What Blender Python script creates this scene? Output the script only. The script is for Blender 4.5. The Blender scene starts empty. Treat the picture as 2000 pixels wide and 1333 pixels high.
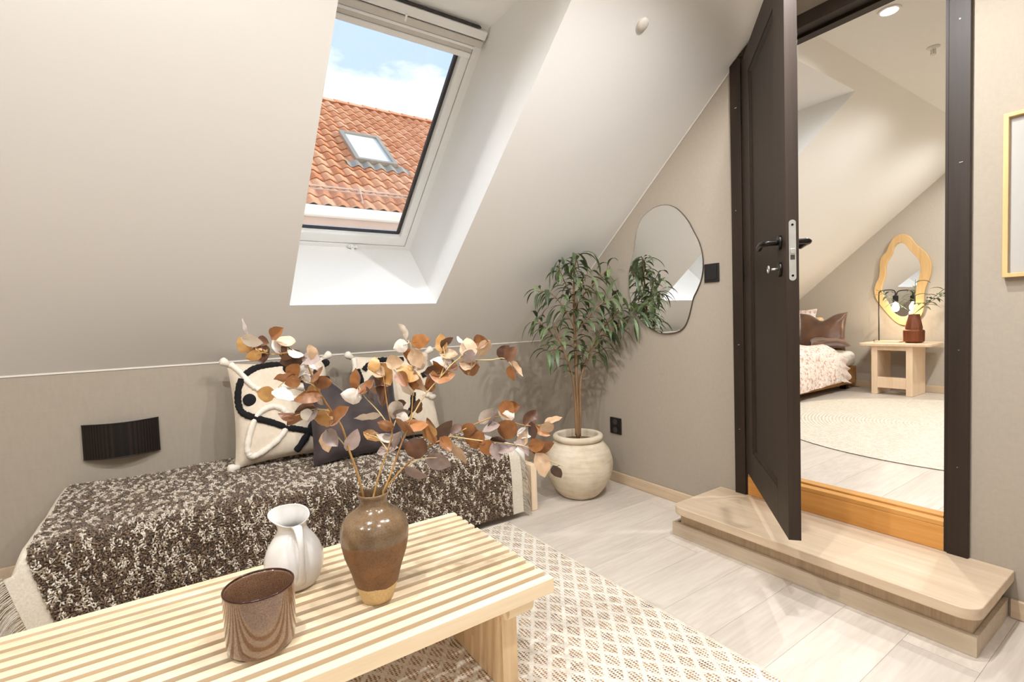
import bpy, math, random
from mathutils import Vector, Matrix
random.seed(7)
rnd = random.random
def U(a, b): return a + (b - a) * rnd()
scene = bpy.context.scene
COL = scene.collection

# ------------------------------------------------------------------ camera
H = 1.10                                        # eye height, metres
YAW, PIT, ROL, FPX = math.radians(34.007), math.radians(-2.567), math.radians(-1.989), 967.66
fw = Vector((math.sin(YAW)*math.cos(PIT), math.cos(YAW)*math.cos(PIT), math.sin(PIT)))
rt = Vector((math.cos(YAW), -math.sin(YAW), 0))
up = rt.cross(fw)
RT = math.cos(ROL)*rt + math.sin(ROL)*up
UP = -math.sin(ROL)*rt + math.cos(ROL)*up
CAM = Vector((0, 0, H))
cd = bpy.data.cameras.new('camera'); cam = bpy.data.objects.new('camera', cd); COL.objects.link(cam)
cd.sensor_width = 36; cd.lens = FPX/2000*36; cd.clip_start = 0.02; cd.clip_end = 200
m3 = Matrix((RT, UP, -fw)).transposed()
cam.matrix_world = Matrix.Translation(CAM) @ m3.to_4x4()
scene.camera = cam
def ray(x, y): return (x-1000)/FPX*RT - (y-666.5)/FPX*UP + fw
def at_z(x, y, z=0): d = ray(x, y); return CAM + d*((z-H)/d.z)
def at_x(x, y, X): d = ray(x, y); return CAM + d*(X/d.x)
def at_y(x, y, Y): d = ray(x, y); return CAM + d*(Y/d.y)
def at_d(x, y, D): return CAM + ray(x, y)*D

# ------------------------------------------------------------------ colour management, sky
vs = scene.view_settings
vs.view_transform = 'Standard'; vs.look = 'None'; vs.gamma = 1; vs.use_curve_mapping = False
vs.exposure = 0.07
WATT = 0.85
w = bpy.data.worlds.new('sky'); scene.world = w; w.use_nodes = True
nt = w.node_tree; nt.nodes.clear()
def N(nt, t, **k):
    n = nt.nodes.new(t)
    for a, b in k.items(): setattr(n, a, b)
    return n
out = N(nt, 'ShaderNodeOutputWorld'); bg = N(nt, 'ShaderNodeBackground'); bg.inputs[1].default_value = 1.45
tc = N(nt, 'ShaderNodeTexCoord'); mp = N(nt, 'ShaderNodeMapping'); mp.inputs['Scale'].default_value = (1, 1, 2.6)
mp.inputs['Location'].default_value = (3.1, 0.6, 0.35)
no = N(nt, 'ShaderNodeTexNoise'); no.inputs['Scale'].default_value = 3.2; no.inputs['Detail'].default_value = 8; no.inputs['Roughness'].default_value = .55
sx = N(nt, 'ShaderNodeSeparateXYZ'); mr = N(nt, 'ShaderNodeMapRange')
mr.inputs[1].default_value = .37; mr.inputs[2].default_value = .47; mr.inputs[3].default_value = .20; mr.inputs[4].default_value = -.16
ad = N(nt, 'ShaderNodeMath', operation='ADD'); rp = N(nt, 'ShaderNodeValToRGB')
rp.color_ramp.elements[0].position = .52; rp.color_ramp.elements[0].color = (.475, .60, .86, 1)
rp.color_ramp.elements[1].position = .64; rp.color_ramp.elements[1].color = (1, 1, 1, 1)
L = nt.links.new
L(tc.outputs['Generated'], mp.inputs[0]); L(mp.outputs[0], no.inputs['Vector']); L(tc.outputs['Generated'], sx.inputs[0])
L(sx.outputs[2], mr.inputs[0]); L(no.outputs['Fac'], ad.inputs[0]); L(mr.outputs[0], ad.inputs[1]); L(ad.outputs[0], rp.inputs[0])
L(rp.outputs[0], bg.inputs[0]); L(bg.outputs[0], out.inputs[0])

sl_ = bpy.data.lights.new('sun', 'SUN'); sl_.energy = 3.6; sl_.angle = .009; sl_.color = (1, .95, .87)
sun = bpy.data.objects.new('sun', sl_); COL.objects.link(sun)      # low sun along the courtyard, it strikes the roof opposite
sun.rotation_euler = Vector((.85, -.20, .48)).to_track_quat('Z', 'Y').to_euler()

# ------------------------------------------------------------------ materials
def new_mat(name):
    m = bpy.data.materials.new(name); m.use_nodes = True
    t = m.node_tree; b = t.nodes['Principled BSDF']
    return m, t, b
def c4(c): return (c[0], c[1], c[2], 1)
def srgb(r, g, b):
    f = lambda v: (v/255)/12.92 if v/255 <= .04045 else ((v/255+.055)/1.055)**2.4
    return (f(r), f(g), f(b))
def coords(t, scale=(1, 1, 1), kind='Object', loc=(0, 0, 0), rnd_off=False):
    a = N(t, 'ShaderNodeTexCoord'); m = N(t, 'ShaderNodeMapping')
    m.inputs['Scale'].default_value = scale; m.inputs['Location'].default_value = loc
    t.links.new(a.outputs[kind], m.inputs[0])
    if rnd_off:
        o = N(t, 'ShaderNodeObjectInfo'); mul = N(t, 'ShaderNodeMath', operation='MULTIPLY'); mul.inputs[1].default_value = 37.
        t.links.new(o.outputs['Random'], mul.inputs[0])
        cx = N(t, 'ShaderNodeCombineXYZ'); t.links.new(mul.outputs[0], cx.inputs[0]); t.links.new(mul.outputs[0], cx.inputs[1])
        t.links.new(cx.outputs[0], m.inputs['Location'])
    return m.outputs[0]
def noise(t, vec, scale, detail=4, rough=.5):
    n = N(t, 'ShaderNodeTexNoise'); n.inputs['Scale'].default_value = scale; n.inputs['Detail'].default_value = detail; n.inputs['Roughness'].default_value = rough
    t.links.new(vec, n.inputs['Vector']); return n.outputs['Fac']
def ramp(t, fac, stops):
    r = N(t, 'ShaderNodeValToRGB'); e = r.color_ramp.elements
    while len(e) < len(stops): e.new(.5)
    for k, (p, c) in enumerate(stops): e[k].position = p; e[k].color = c4(c)
    t.links.new(fac, r.inputs[0]); return r.outputs[0]
def math_(t, op, a, b=None, c=None):
    n = N(t, 'ShaderNodeMath', operation=op)
    for k, v in enumerate((a, b, c)):
        if v is None: continue
        if isinstance(v, (int, float)): n.inputs[k].default_value = v
        else: t.links.new(v, n.inputs[k])
    return n.outputs[0]
def mixc(t, fac, a, b):
    n = N(t, 'ShaderNodeMix', data_type='RGBA')
    for i, v in ((0, fac), (6, a), (7, b)):
        if isinstance(v, (int, float)): n.inputs[i].default_value = v
        elif isinstance(v, tuple): n.inputs[i].default_value = c4(v)
        else: t.links.new(v, n.inputs[i])
    return n.outputs[2]
def bump(t, b, h, strength=.2, dist=.002):
    n = N(t, 'ShaderNodeBump'); n.inputs['Strength'].default_value = strength; n.inputs['Distance'].default_value = dist
    t.links.new(h, n.inputs['Height']); t.links.new(n.outputs[0], b.inputs['Normal'])
def plain(name, col, rough=.5, metal=0, var=.06, scale=30, bmp=0, bscale=200, spec=None, kind='Object', sheen=0, transl=0):
    m, t, b = new_mat(name)
    v = coords(t, kind=kind)
    f = noise(t, v, scale, 4)
    lo = tuple(x*(1-var) for x in col); hi = tuple(min(1, x*(1+var)) for x in col)
    t.links.new(ramp(t, f, [(.3, lo), (.7, hi)]), b.inputs['Base Color'])
    b.inputs['Roughness'].default_value = rough; b.inputs['Metallic'].default_value = metal
    if spec is not None: b.inputs['Specular IOR Level'].default_value = spec
    if sheen: b.inputs['Sheen Weight'].default_value = sheen
    if transl: b.inputs['Subsurface Weight'].default_value = 0
    if bmp: bump(t, b, noise(t, v, bscale, 3), bmp)
    return m
def linen(name, col, amt=.05, strength=.25):
    m, t, b = new_mat(name)
    a = noise(t, coords(t, (1, 60, 900)), 1.0, 3); c = noise(t, coords(t, (60, 900, 14)), 1.0, 3)
    d = noise(t, coords(t, (900, 60, 60)), 1.0, 3)
    e = noise(t, coords(t), 420, 2)
    s = math_(t, 'ADD', math_(t, 'ADD', a, d), math_(t, 'ADD', c, e)); s = math_(t, 'MULTIPLY', s, .25)
    lo = tuple(x*(1-amt) for x in col); hi = tuple(min(1, x*(1+amt)) for x in col)
    t.links.new(ramp(t, s, [(.38, lo), (.62, hi)]), b.inputs['Base Color'])
    b.inputs['Roughness'].default_value = .85; bump(t, b, s, strength, .001)
    return m
def wood(name, c1, c2, axis=0, grain=60, rough=.45, stretch=.06, rnd_off=True, ringy=.0, stave=None, spec=.35):
    m, t, b = new_mat(name)
    sc = [grain, grain, grain]; sc[axis] = grain*stretch
    v = coords(t, tuple(sc), rnd_off=rnd_off)
    f = noise(t, v, 1.0, 6, .6)
    sc2 = [grain*.18]*3; sc2[axis] = grain*.02
    g = noise(t, coords(t, tuple(sc2), rnd_off=rnd_off), 1.0, 3, .5)
    s = math_(t, 'ADD', math_(t, 'MULTIPLY', f, .55), math_(t, 'MULTIPLY', g, .45))
    if ringy:
        wv = math_(t, 'SINE', math_(t, 'MULTIPLY', g, 60.)); s = math_(t, 'ADD', s, math_(t, 'MULTIPLY', wv, ringy))
    colr = ramp(t, s, [(.34, c1), (.66, c2)])
    o = N(t, 'ShaderNodeObjectInfo'); k = math_(t, 'ADD', math_(t, 'MULTIPLY', o.outputs['Random'], .16), .92)
    cm = N(t, 'ShaderNodeVectorMath', operation='SCALE'); t.links.new(colr, cm.inputs[0]); t.links.new(k, cm.inputs['Scale'])
    t.links.new(cm.outputs[0], b.inputs['Base Color'])
    b.inputs['Roughness'].default_value = rough; b.inputs['Specular IOR Level'].default_value = spec
    bump(t, b, f, .10, .0006)
    return m
def emit(name, col, s):
    m, t, b = new_mat(name); b.inputs['Base Color'].default_value = c4(col)
    b.inputs['Emission Color'].default_value = c4(col); b.inputs['Emission Strength'].default_value = s
    return m
M = {}
M['slope'] = linen('off_white_paint', srgb(238, 234, 229), .012, .06)
M['ceil'] = plain('white_paint', srgb(240, 236, 228), .8, var=.01)
M['greige'] = linen('greige_linen_wall', srgb(166, 154, 138), .06, .3)
M['reveal'] = plain('white_reveal_paint', srgb(246, 245, 242), .6, var=.005)
M['wwhite'] = plain('white_window_lacquer', srgb(245, 244, 241), .35, var=.01)
M['wgrey'] = plain('light_grey_blind', srgb(214, 208, 200), .5, var=.02)
M['gasket'] = plain('dark_rubber', srgb(58, 52, 48), .6)
M['plank'] = wood('oak_floor_board', srgb(198, 185, 170), srgb(217, 206, 192), 0, 55, .38, .07, ringy=.03)
M['sub'] = plain('floor_gap', srgb(176, 160, 142), .9)
M['base'] = wood('oak_baseboard', srgb(190, 165, 135), srgb(212, 190, 162), 1, 60, .5)
M['tread'] = wood('oak_tread', srgb(202, 176, 146), srgb(222, 200, 172), 1, 45, .4, .05)
M['riser'] = wood('oak_riser', srgb(176, 152, 122), srgb(205, 182, 152), 2, 150, .5, .03)
M['plinth'] = wood('oak_plinth', srgb(184, 164, 138), srgb(210, 192, 168), 1, 60, .5)
M['thresh'] = wood('honey_oak_threshold', srgb(196, 132, 62), srgb(222, 164, 92), 1, 40, .35)
M['dark'] = wood('dark_brown_lacquer', srgb(40, 29, 21), srgb(52, 39, 29), 2, 90, .5, .04, spec=.3)
M['darkmetal'] = plain('black_bronze', srgb(30, 24, 21), .32, .6)
M['steel'] = plain('brushed_steel', srgb(205, 200, 190), .35, .85)
M['pine'] = wood('pale_pine', srgb(230, 202, 162), srgb(245, 225, 193), 0, 50, .45, .04, ringy=.02)
M['pine_leg'] = wood('pale_pine_stave', srgb(222, 188, 142), srgb(242, 213, 172), 2, 50, .45, .04)
M['birch'] = wood('birch', srgb(228, 198, 162), srgb(243, 220, 190), 2, 50, .5, .05)
M['framewood'] = wood('light_oak_frame', srgb(206, 164, 106), srgb(228, 190, 134), 2, 60, .45)
M['paper'] = plain('white_paper', srgb(172, 167, 160), .7, var=.01)
M['caulk'] = plain('cream_caulk', srgb(226, 217, 205), .7, var=.01)
M['black'] = plain('black_plastic', srgb(22, 19, 18), .45)
M['white'] = plain('white_plastic', srgb(240, 236, 230), .4, var=.01)
def mirror_mat():
    m, t, b = new_mat('mirror_glass'); b.inputs['Base Color'].default_value = (.93, .93, .92, 1)
    b.inputs['Metallic'].default_value = 1; b.inputs['Roughness'].default_value = .01; return m
M['mirror'] = mirror_mat()
def glass_mat():
    m, t, b = new_mat('window_glass'); o = t.nodes['Material Output']
    tr = N(t, 'ShaderNodeBsdfTransparent'); gl = N(t, 'ShaderNodeBsdfGlossy'); gl.inputs['Roughness'].default_value = .0
    fr = N(t, 'ShaderNodeFresnel'); fr.inputs[0].default_value = 1.4; mx = N(t, 'ShaderNodeMixShader')
    tr.inputs[0].default_value = (.97, .985, .98, 1)
    t.links.new(fr.outputs[0], mx.inputs[0]); t.links.new(tr.outputs[0], mx.inputs[1]); t.links.new(gl.outputs[0], mx.inputs[2])
    t.links.new(mx.outputs[0], o.inputs[0]); t.nodes.remove(b); return m
M['glass'] = glass_mat()

# ------------------------------------------------------------------ mesh helpers
class MB:
    def __init__(s): s.v = []; s.f = []; s.c = None
    def add(s, vs_, fs):
        o = len(s.v); s.v += [tuple(p) for p in vs_]; s.f += [tuple(i+o for i in f) for f in fs]; return s
    def box(s, x0, x1, y0, y1, z0, z1, mp=None):
        p = [(x, y, z) for x in (x0, x1) for y in (y0, y1) for z in (z0, z1)]
        if mp: p = [mp(*q) for q in p]
        return s.add(p, [(0, 1, 3, 2), (4, 6, 7, 5), (0, 4, 5, 1), (2, 3, 7, 6), (0, 2, 6, 4), (1, 5, 7, 3)])
    def quad(s, a, b, c, d): return s.add([a, b, c, d], [(0, 1, 2, 3)])
    def prism(s, poly, mp, d0, d1):
        n = len(poly); a = [mp(x, y, d0) for x, y in poly]; b = [mp(x, y, d1) for x, y in poly]
        return s.add(a+b, [tuple(range(n-1, -1, -1)), tuple(range(n, 2*n))] + [(i, (i+1) % n, n+(i+1) % n, n+i) for i in range(n)])
    def ring(s, outer, inner, mp, d0, d1):
        n = len(outer)
        P = [mp(x, y, d) for d in (d0, d1) for loop in (outer, inner) for x, y in loop]
        fs = []
        for i in range(n):
            j = (i+1) % n
            fs += [(i, n+i, n+j, j), (2*n+i, 2*n+j, 3*n+j, 3*n+i), (i, j, 2*n+j, 2*n+i), (n+i, 3*n+i, 3*n+j, n+j)]
        return s.add(P, fs)
    def tube(s, pts, rad, n=8, cap=True):
        pts = [Vector(p) for p in pts]; k = len(pts)
        if not hasattr(rad, '__len__'): rad = [rad]*k
        vs_ = []; nrm = None
        for i, p in enumerate(pts):
            t = (pts[min(i+1, k-1)] - pts[max(i-1, 0)])
            if t.length < 1e-9: t = Vector((0, 0, 1))
            t.normalize()
            if nrm is None: nrm = t.orthogonal().normalized()
            else:
                nrm = nrm - t*nrm.dot(t)
                nrm = nrm.normalized() if nrm.length > 1e-6 else t.orthogonal().normalized()
            bn = t.cross(nrm)
            vs_ += [p + rad[i]*(math.cos(2*math.pi*j/n)*nrm + math.sin(2*math.pi*j/n)*bn) for j in range(n)]
        fs = [(i*n+j, i*n+(j+1) % n, (i+1)*n+(j+1) % n, (i+1)*n+j) for i in range(k-1) for j in range(n)]
        if cap: fs += [tuple(range(n-1, -1, -1)), tuple((k-1)*n+j for j in range(n))]
        return s.add(vs_, fs)
    def lathe(s, prof, n=48, c=(0, 0, 0), wob=None, cap=True):
        k = len(prof); vs_ = []
        for r, z in prof:
            for j in range(n):
                a = 2*math.pi*j/n; q = (r*math.cos(a), r*math.sin(a), z)
                if wob: q = wob(q, a)
                vs_.append((c[0]+q[0], c[1]+q[1], c[2]+q[2]))
        fs = [(i*n+j, i*n+(j+1) % n, (i+1)*n+(j+1) % n, (i+1)*n+j) for i in range(k-1) for j in range(n)]
        if cap: fs += [tuple(range(n-1, -1, -1)), tuple((k-1)*n+j for j in range(n))]
        return s.add(vs_, fs)
    def grid(s, fn, nu, nv, closed=False):
        vs_ = [fn(i/(nu if closed else nu-1), j/(nv-1)) for j in range(nv) for i in range(nu)]
        e = nu if closed else nu-1
        return s.add(vs_, [(j*nu+i, j*nu+(i+1) % nu, (j+1)*nu+(i+1) % nu, (j+1)*nu+i) for j in range(nv-1) for i in range(e)])
    def mesh(s, name, mat, smooth=False, off=None):
        m = bpy.data.meshes.new(name)
        v = s.v if off is None else [(p[0]-off[0], p[1]-off[1], p[2]-off[2]) for p in s.v]
        m.from_pydata(v, [], s.f); m.validate()
        if mat: m.materials.append(mat)
        if smooth: m.polygons.foreach_set('use_smooth', [True]*len(m.polygons))
        m.update(); return m
    def build(s, name, mat, parent=None, smooth=False, bevel=0, seg=2, sub=0, local=False, at=None, auto=None):
        """world-coordinate vertices; the object's origin goes to its parent thing's base"""
        if parent is not None and not local: off = root_loc(parent)
        elif at is not None: off = Vector(at)
        elif parent is None and not local:
            xs = [p[0] for p in s.v]; ys = [p[1] for p in s.v]; zs = [p[2] for p in s.v]
            off = Vector(((min(xs)+max(xs))/2, (min(ys)+max(ys))/2, min(zs)))
        else: off = Vector((0, 0, 0))
        m = s.mesh(name, mat, smooth, off)
        o = bpy.data.objects.new(name, m); COL.objects.link(o)
        if parent is not None: o.parent = parent
        else: o.location = off
        if sub:
            q = o.modifiers.new('sub', 'SUBSURF'); q.levels = sub; q.render_levels = sub
        if bevel:
            q = o.modifiers.new('bevel', 'BEVEL'); q.width = bevel; q.segments = seg; q.limit_method = 'ANGLE'; q.angle_limit = math.radians(40)
            if smooth is False and seg > 1: m.polygons.foreach_set('use_smooth', [True]*len(m.polygons)); ws = o.modifiers.new('wn', 'WEIGHTED_NORMAL'); ws.keep_sharp = True
        return o
def root_loc(o):
    while o.parent is not None: o = o.parent
    return Vector(o.location)
def tag(o, label=None, cat=None, group=None, kind=None):
    if label: o['label'] = label
    if cat: o['category'] = cat
    if group: o['group'] = group
    if kind: o['kind'] = kind
    return o
def thing(name, loc, label, cat, group=None, rot=None):
    o = bpy.data.objects.new(name, None); COL.objects.link(o); o.location = loc; o.empty_display_size = .05
    if rot: o.rotation_euler = rot
    return tag(o, label, cat, group)
def struct(o, label, cat): return tag(o, label, cat, kind='structure')
def cr(pts, n=8, closed=False):
    """Catmull-Rom through points (any dimension)"""
    P = [Vector(p) for p in pts]; k = len(P); o = []
    for i in range(k if closed else k-1):
        a, b, c, d = (P[(i-1) % k], P[i], P[(i+1) % k], P[(i+2) % k]) if closed else (P[max(i-1, 0)], P[i], P[i+1], P[min(i+2, k-1)])
        for j in range(n):
            t = j/n
            o.append(.5*((2*b) + (c-a)*t + (2*a-5*b+4*c-d)*t*t + (3*b-a-3*c+d)*t**3))
    if not closed: o.append(P[-1])
    return o

# ------------------------------------------------------------------ room shell
SL = .848; KY, KZ = 3.094, .922                 # roof pitch; foot of the slope
CS, SN = math.cos(math.atan(SL)), math.sin(math.atan(SL))
CZ = 2.52; XG = 2.36; XL = -2.3; YM = .60       # flat ceiling, gable wall, far left wall, ridge axis
def slope_z(y, off=0): return KZ + off + (KY-y)*SL
YC = KY-(CZ-KZ)/SL
BX0, BX1, BZ = 2.46, 5.85, .27                  # bedroom
mir = lambda y: 2*YM-y
def slope_panel(mb, xa, xb, hole, sgn, off, ye):
    my = (lambda y: y) if sgn > 0 else mir
    P = lambda x, y: (x, my(y), slope_z(y, off))
    yb = KY+ .0 + off/SL; h0, h1, hb, ht = hole
    mb.quad(P(xa, yb), P(h0, yb), P(h0, ye), P(xa, ye)); mb.quad(P(h1, yb), P(xb, yb), P(xb, ye), P(h1, ye))
    mb.quad(P(h0, yb), P(h1, yb), P(h1, hb), P(h0, hb)); mb.quad(P(h0, ht), P(h1, ht), P(h1, ye), P(h0, ye))
HOLE = (.487, 1.313, 2.755, 1.245)
FILL_HOLE = (-1.5, 1.6, 2.755, 1.245)  # wide unseen roof window, added to let in fill light
c = MB(); slope_panel(c, XL, XG, HOLE, 1, 0, YC); ceil = c.build('ceiling', M['slope'])
struct(ceil, 'off-white sloping attic ceiling around the open roof window', 'ceiling')
c = MB(); slope_panel(c, XL, XG, FILL_HOLE, -1, 0, YC); o = c.build('ceiling', M['slope']); struct(o, 'off-white sloping ceiling behind the viewer', 'ceiling')
c = MB(); c.quad((XL, YC, CZ), (XG, YC, CZ), (XG, mir(YC), CZ), (XL, mir(YC), CZ)); o = c.build('ceiling', M['ceil']); struct(o, 'flat white ceiling strip above the room', 'ceiling')

def lower(mb, x0, x1, y0, y1, z0, z1): return mb.box(x0, x1, y0, y1, z0, z1)
o = MB().box(XL-.1, XG, KY, KY+.12, -.05, KZ+.06).build('wall_back', M['greige']); struct(o, 'low greige linen-textured knee wall behind the daybed', 'wall')
o = MB().box(XL-.1, XG, mir(KY)-.12, mir(KY), -.05, KZ+.06).build('wall_front', M['greige']); struct(o, 'low greige knee wall behind the viewer', 'wall')
o = MB().box(XL-.12, XL, mir(KY)-.12, KY+.12, -.05, CZ+.1).build('wall_left', M['greige']); struct(o, 'greige gable wall left of the picture', 'wall')
DY0, DY1, DZ0, DZ1 = .602, 1.412, .27, 2.355    # door opening in the gable wall
g = MB().box(XG, BX0, mir(KY)-.1, DY0, -.05, CZ+.2).box(XG, BX0, DY1, KY+.12, -.05, CZ+.2)
g.box(XG, BX0, DY0, DY1, DZ1, CZ+.2).box(XG, BX0, DY0, DY1, -.05, .15)
wr = g.build('wall_right', M['greige']); struct(wr, 'greige linen-textured gable wall with the doorway', 'wall')
# floor: boards running along the room
fl = MB().box(XL, XG, mir(KY), KY, -.06, -.008).build('floor', M['sub']); struct(fl, 'pale oak plank floor of the sitting room', 'floor')
PW, PL = .193, 1.82
pm = MB().box(0, PL-.0015, 0, PW-.0007, -.008, 0); plank_mesh = pm.mesh('plank', M['plank'])
def planks(parent, x0, x1, y0, y1, z):
    base = root_loc(parent); nrow = 0; y = y0
    while y < y1-.02:
        wd = min(PW, y1-y); x = x0 - (0.0, .62, 1.24, .31, .93)[nrow % 5]
        while x < x1-.05:
            a, b = max(x, x0), min(x+PL, x1)
            if b-a > .06:
                o = bpy.data.objects.new('plank', plank_mesh); COL.objects.link(o); o.parent = parent
                o.location = Vector((a, y, z))-base; o.scale = ((b-a)/PL, wd/PW, 1)
            x += PL
        y += PW; nrow += 1
planks(fl, XL, XG, mir(KY), KY, 0)
# baseboards
def baseboard(name, x0, x1, y0, y1, z, lab, lip=True):
    b = MB().box(x0, x1, y0, y1, z, z+.066).build(name, M['base'], bevel=.003); return struct(b, lab, 'baseboard')
BT = .014
baseboard('baseboard_right', XG-BT, XG, 1.555, KY-.001, .0008, 'oak baseboard along the gable wall behind the planter')
baseboard('baseboard_right', XG-BT, XG, mir(KY)+.02, .44, .0008, 'oak baseboard along the gable wall beyond the step')
baseboard('baseboard_back', XL, XG-BT-.001, KY-BT, KY, .0008, 'oak baseboard along the knee wall')
# caulk lines in the corners of the slope
t1 = MB().box(XL, XG, KY-.004, KY-.0005, KZ-.006, KZ+.002).build('trim_1', M['caulk']); struct(t1, 'thin white line between knee wall and slope', 'trim')
a0 = Vector((XG-.003, KY-.004, slope_z(KY-.004)-.006)); a1 = Vector((XG-.003, 1.46, slope_z(1.46)-.006))
t2 = MB().tube([a0, a1], .0035, 6).build('trim_2', M['caulk']); struct(t2, 'thin white line between gable wall and slope', 'trim')

# ------------------------------------------------------------------ roof windows
def skylight(hole, sgn, off, n, detail, lab):
    x0, x1, hb, ht = hole; my = (lambda y: y) if sgn > 0 else mir
    D = .685; yb, zb = hb+.374, slope_z(hb+.374, off)+D
    yt = ht+.805; LEN = (yb-yt)/CS
    Wm = lambda x, v, q: (x, my(yb - v*CS + q*SN), zb + v*SN + q*CS)     # x, up the slope, outwards
    P = lambda x, y: (x, my(y), slope_z(y, off))
    r = MB()
    r.quad(P(x0, hb), P(x1, hb), Wm(x1, 0, 0), Wm(x0, 0, 0)); r.quad(P(x0, ht), P(x1, ht), Wm(x1, LEN, 0), Wm(x0, LEN, 0))
    r.quad(P(x0, hb), P(x0, ht), Wm(x0, LEN, 0), Wm(x0, 0, 0)); r.quad(P(x1, hb), P(x1, ht), Wm(x1, LEN, 0), Wm(x1, 0, 0))
    root = thing('window_%d' % n, Wm((x0+x1)/2, 0, 0), lab, 'window'); root['kind'] = 'structure'
    r.build('reveal', M['reveal'], root)
    def rect(a, b, c_, d): return [(a, c_), (b, c_), (b, d), (a, d)]
    fo = rect(x0-.03, x1+.03, -.03, LEN+.03); fi = rect(x0+.042, x1-.042, .030, LEN-.01)
    MB().ring(fo, fi, Wm, 0, .10).build('frame', M['wwhite'], root, bevel=.003)
    so = rect(x0+.044, x1-.044, .032, LEN-.012); si = rect(x0+.088, x1-.092, .108, LEN-.07)
    sash = MB().ring(so, si, Wm, -.002, .07).build('sash', M['wwhite'], root, bevel=.010, seg=3)
    go = rect(x0+.086, x1-.090, .106, LEN-.068); gi = rect(x0+.094, x1-.106, .113, LEN-.075)
    MB().ring(go, gi, Wm, .028, .052).build('gasket', M['gasket'], sash)
    MB().box(x0+.087, x1-.091, .107, LEN-.07, .040, .046, Wm).build('pane', M['glass'], sash)
    if detail:
        MB().box(x0+.002, x1-.002, -.028, -.004, -.03, .012, Wm).build('sill_strip', M['wwhite'], root, bevel=.004)
        MB().box(x0+.05, x1-.05, LEN-.008, LEN-.001, -.022, -.004, Wm).build('vent_gap', M['gasket'], root)
        MB().box(x0+.012, x1-.012, LEN-.052, LEN-.012, -.030, -.004, Wm).build('vent_flap', M['wwhite'], root, bevel=.004)
        MB().box((x0+x1)/2-.004, (x0+x1)/2+.006, LEN-.075, LEN-.045, -.034, -.026, Wm).build('flap_catch', M['wwhite'], root)
        bl = thing('roller_blind', Wm((x0+x1)/2, LEN-.14, -.02), 'rolled-up white blind cassette at the top of the roof window', 'blind')
        MB().box(x0+.016, x1-.016, LEN-.088, LEN-.056, -.032, -.004, Wm).build('cassette', M['wgrey'], bl, bevel=.006, seg=3)
        MB().box(x0+.052, x1-.052, LEN-.104, LEN-.090, -.026, -.005, Wm).build('rail', M['wwhite'], bl, bevel=.003)
        MB().box(x0+.056, x1-.056, LEN-.125, LEN-.1045, -.018, -.006, Wm).build('rolled_fabric', M['wgrey'], bl, bevel=.003)
        MB().box(x0+.056, x1-.056, LEN-.152, LEN-.1255, -.024, -.005, Wm).build('bottom_bar', M['wwhite'], bl, bevel=.005, seg=3)
        cx = .932
        lt = MB().box(cx-.03, cx+.03, .008, .028, -.016, -.001, Wm).build('latch', M['wwhite'], root, bevel=.005, seg=3)
        for k, dx in enumerate((-.02, .008)): MB().box(cx+dx, cx+dx+.014, .022, .040, -.026, -.012, Wm).build('latch_lug', M['wwhite'], lt, bevel=.004)
        MB().tube([Wm(cx, .010, -.008), Wm(cx, -.020, -.018)], [.013, .008], 10).build('latch_knob', M['wwhite'], lt, smooth=True)
    return root, Wm, LEN
skylight(HOLE, 1, 0, 1, True, 'deep white roof window showing sky and the tiled roof opposite')
skylight(FILL_HOLE, -1, 0, 2, False, 'unseen roof window added behind the viewer for fill daylight')

# ------------------------------------------------------------------ doorway, step
CX0 = XG-.022
dfr = thing('door_1', (XG, (DY0+DY1)/2, .168), 'dark brown door frame with slanted upper corner around the bedroom doorway', 'door frame'); dfr['kind'] = 'structure'
px = lambda a, b, d: (d, a, b)
MB().prism([(1.400, .1685), (1.456, .1685), (1.456, 2.311), (1.4215, 2.335), (1.400, 2.335)], px, CX0, XG).build('casing', M['dark'], dfr, bevel=.002)
MB().box(CX0, XG, .550, .611, .1685, 2.335).build('casing', M['dark'], dfr, bevel=.002)
MB().prism([(.550, 2.3355), (1.4215, 2.3355), (1.343, 2.392), (.550, 2.392)], px, CX0, XG).build('header', M['dark'], dfr, bevel=.002)
MB().box(CX0+.008, BX0+.01, 1.393, 1.412, .17, 2.355).box(XG+.05, BX0, 1.380, 1.393, .283, 2.325).build('jamb', M['dark'], dfr)
MB().box(CX0+.008, BX0+.01, .602, .621, .17, 2.355).box(XG+.05, BX0, .621, .634, .283, 2.325).build('jamb', M['dark'], dfr)
MB().box(CX0+.008, BX0+.01, .621, 1.393, 2.338, 2.355).box(XG+.05, BX0, .634, 1.380, 2.325, 2.338).build('head_jamb', M['dark'], dfr)
MB().box(BX0, BX0+.02, 1.400, 1.456, .27, 2.392).box(BX0, BX0+.02, .55, .611, .27, 2.392).box(BX0, BX0+.02, .611, 1.400, 2.335, 2.392).build('casing', M['dark'], dfr)
th = MB().box(XG-.012, XG, .6115, 1.3995, .1685, .262).build('threshold', M['thresh'], dfr, bevel=.002); tag(th, 'honey oak threshold')
MB().box(XG-.012, XG+.030, .6215, 1.3925, .2625, .281).box(XG+.034, XG+.066, .6345, 1.3795, .2625, .288).box(XG+.070, BX0+.02, .6345, 1.3795, .2625, .276).build('sill_profile', M['thresh'], th, bevel=.002)
for yy in (1.43, .58):
    for zz in (.5, .93, 1.6, 2.1):
        MB().tube([(CX0-.0008, yy+U(-.012, .012), zz), (CX0+.001, yy, zz)], .0022, 8).build('screw_plug', M['steel'], dfr)

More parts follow.
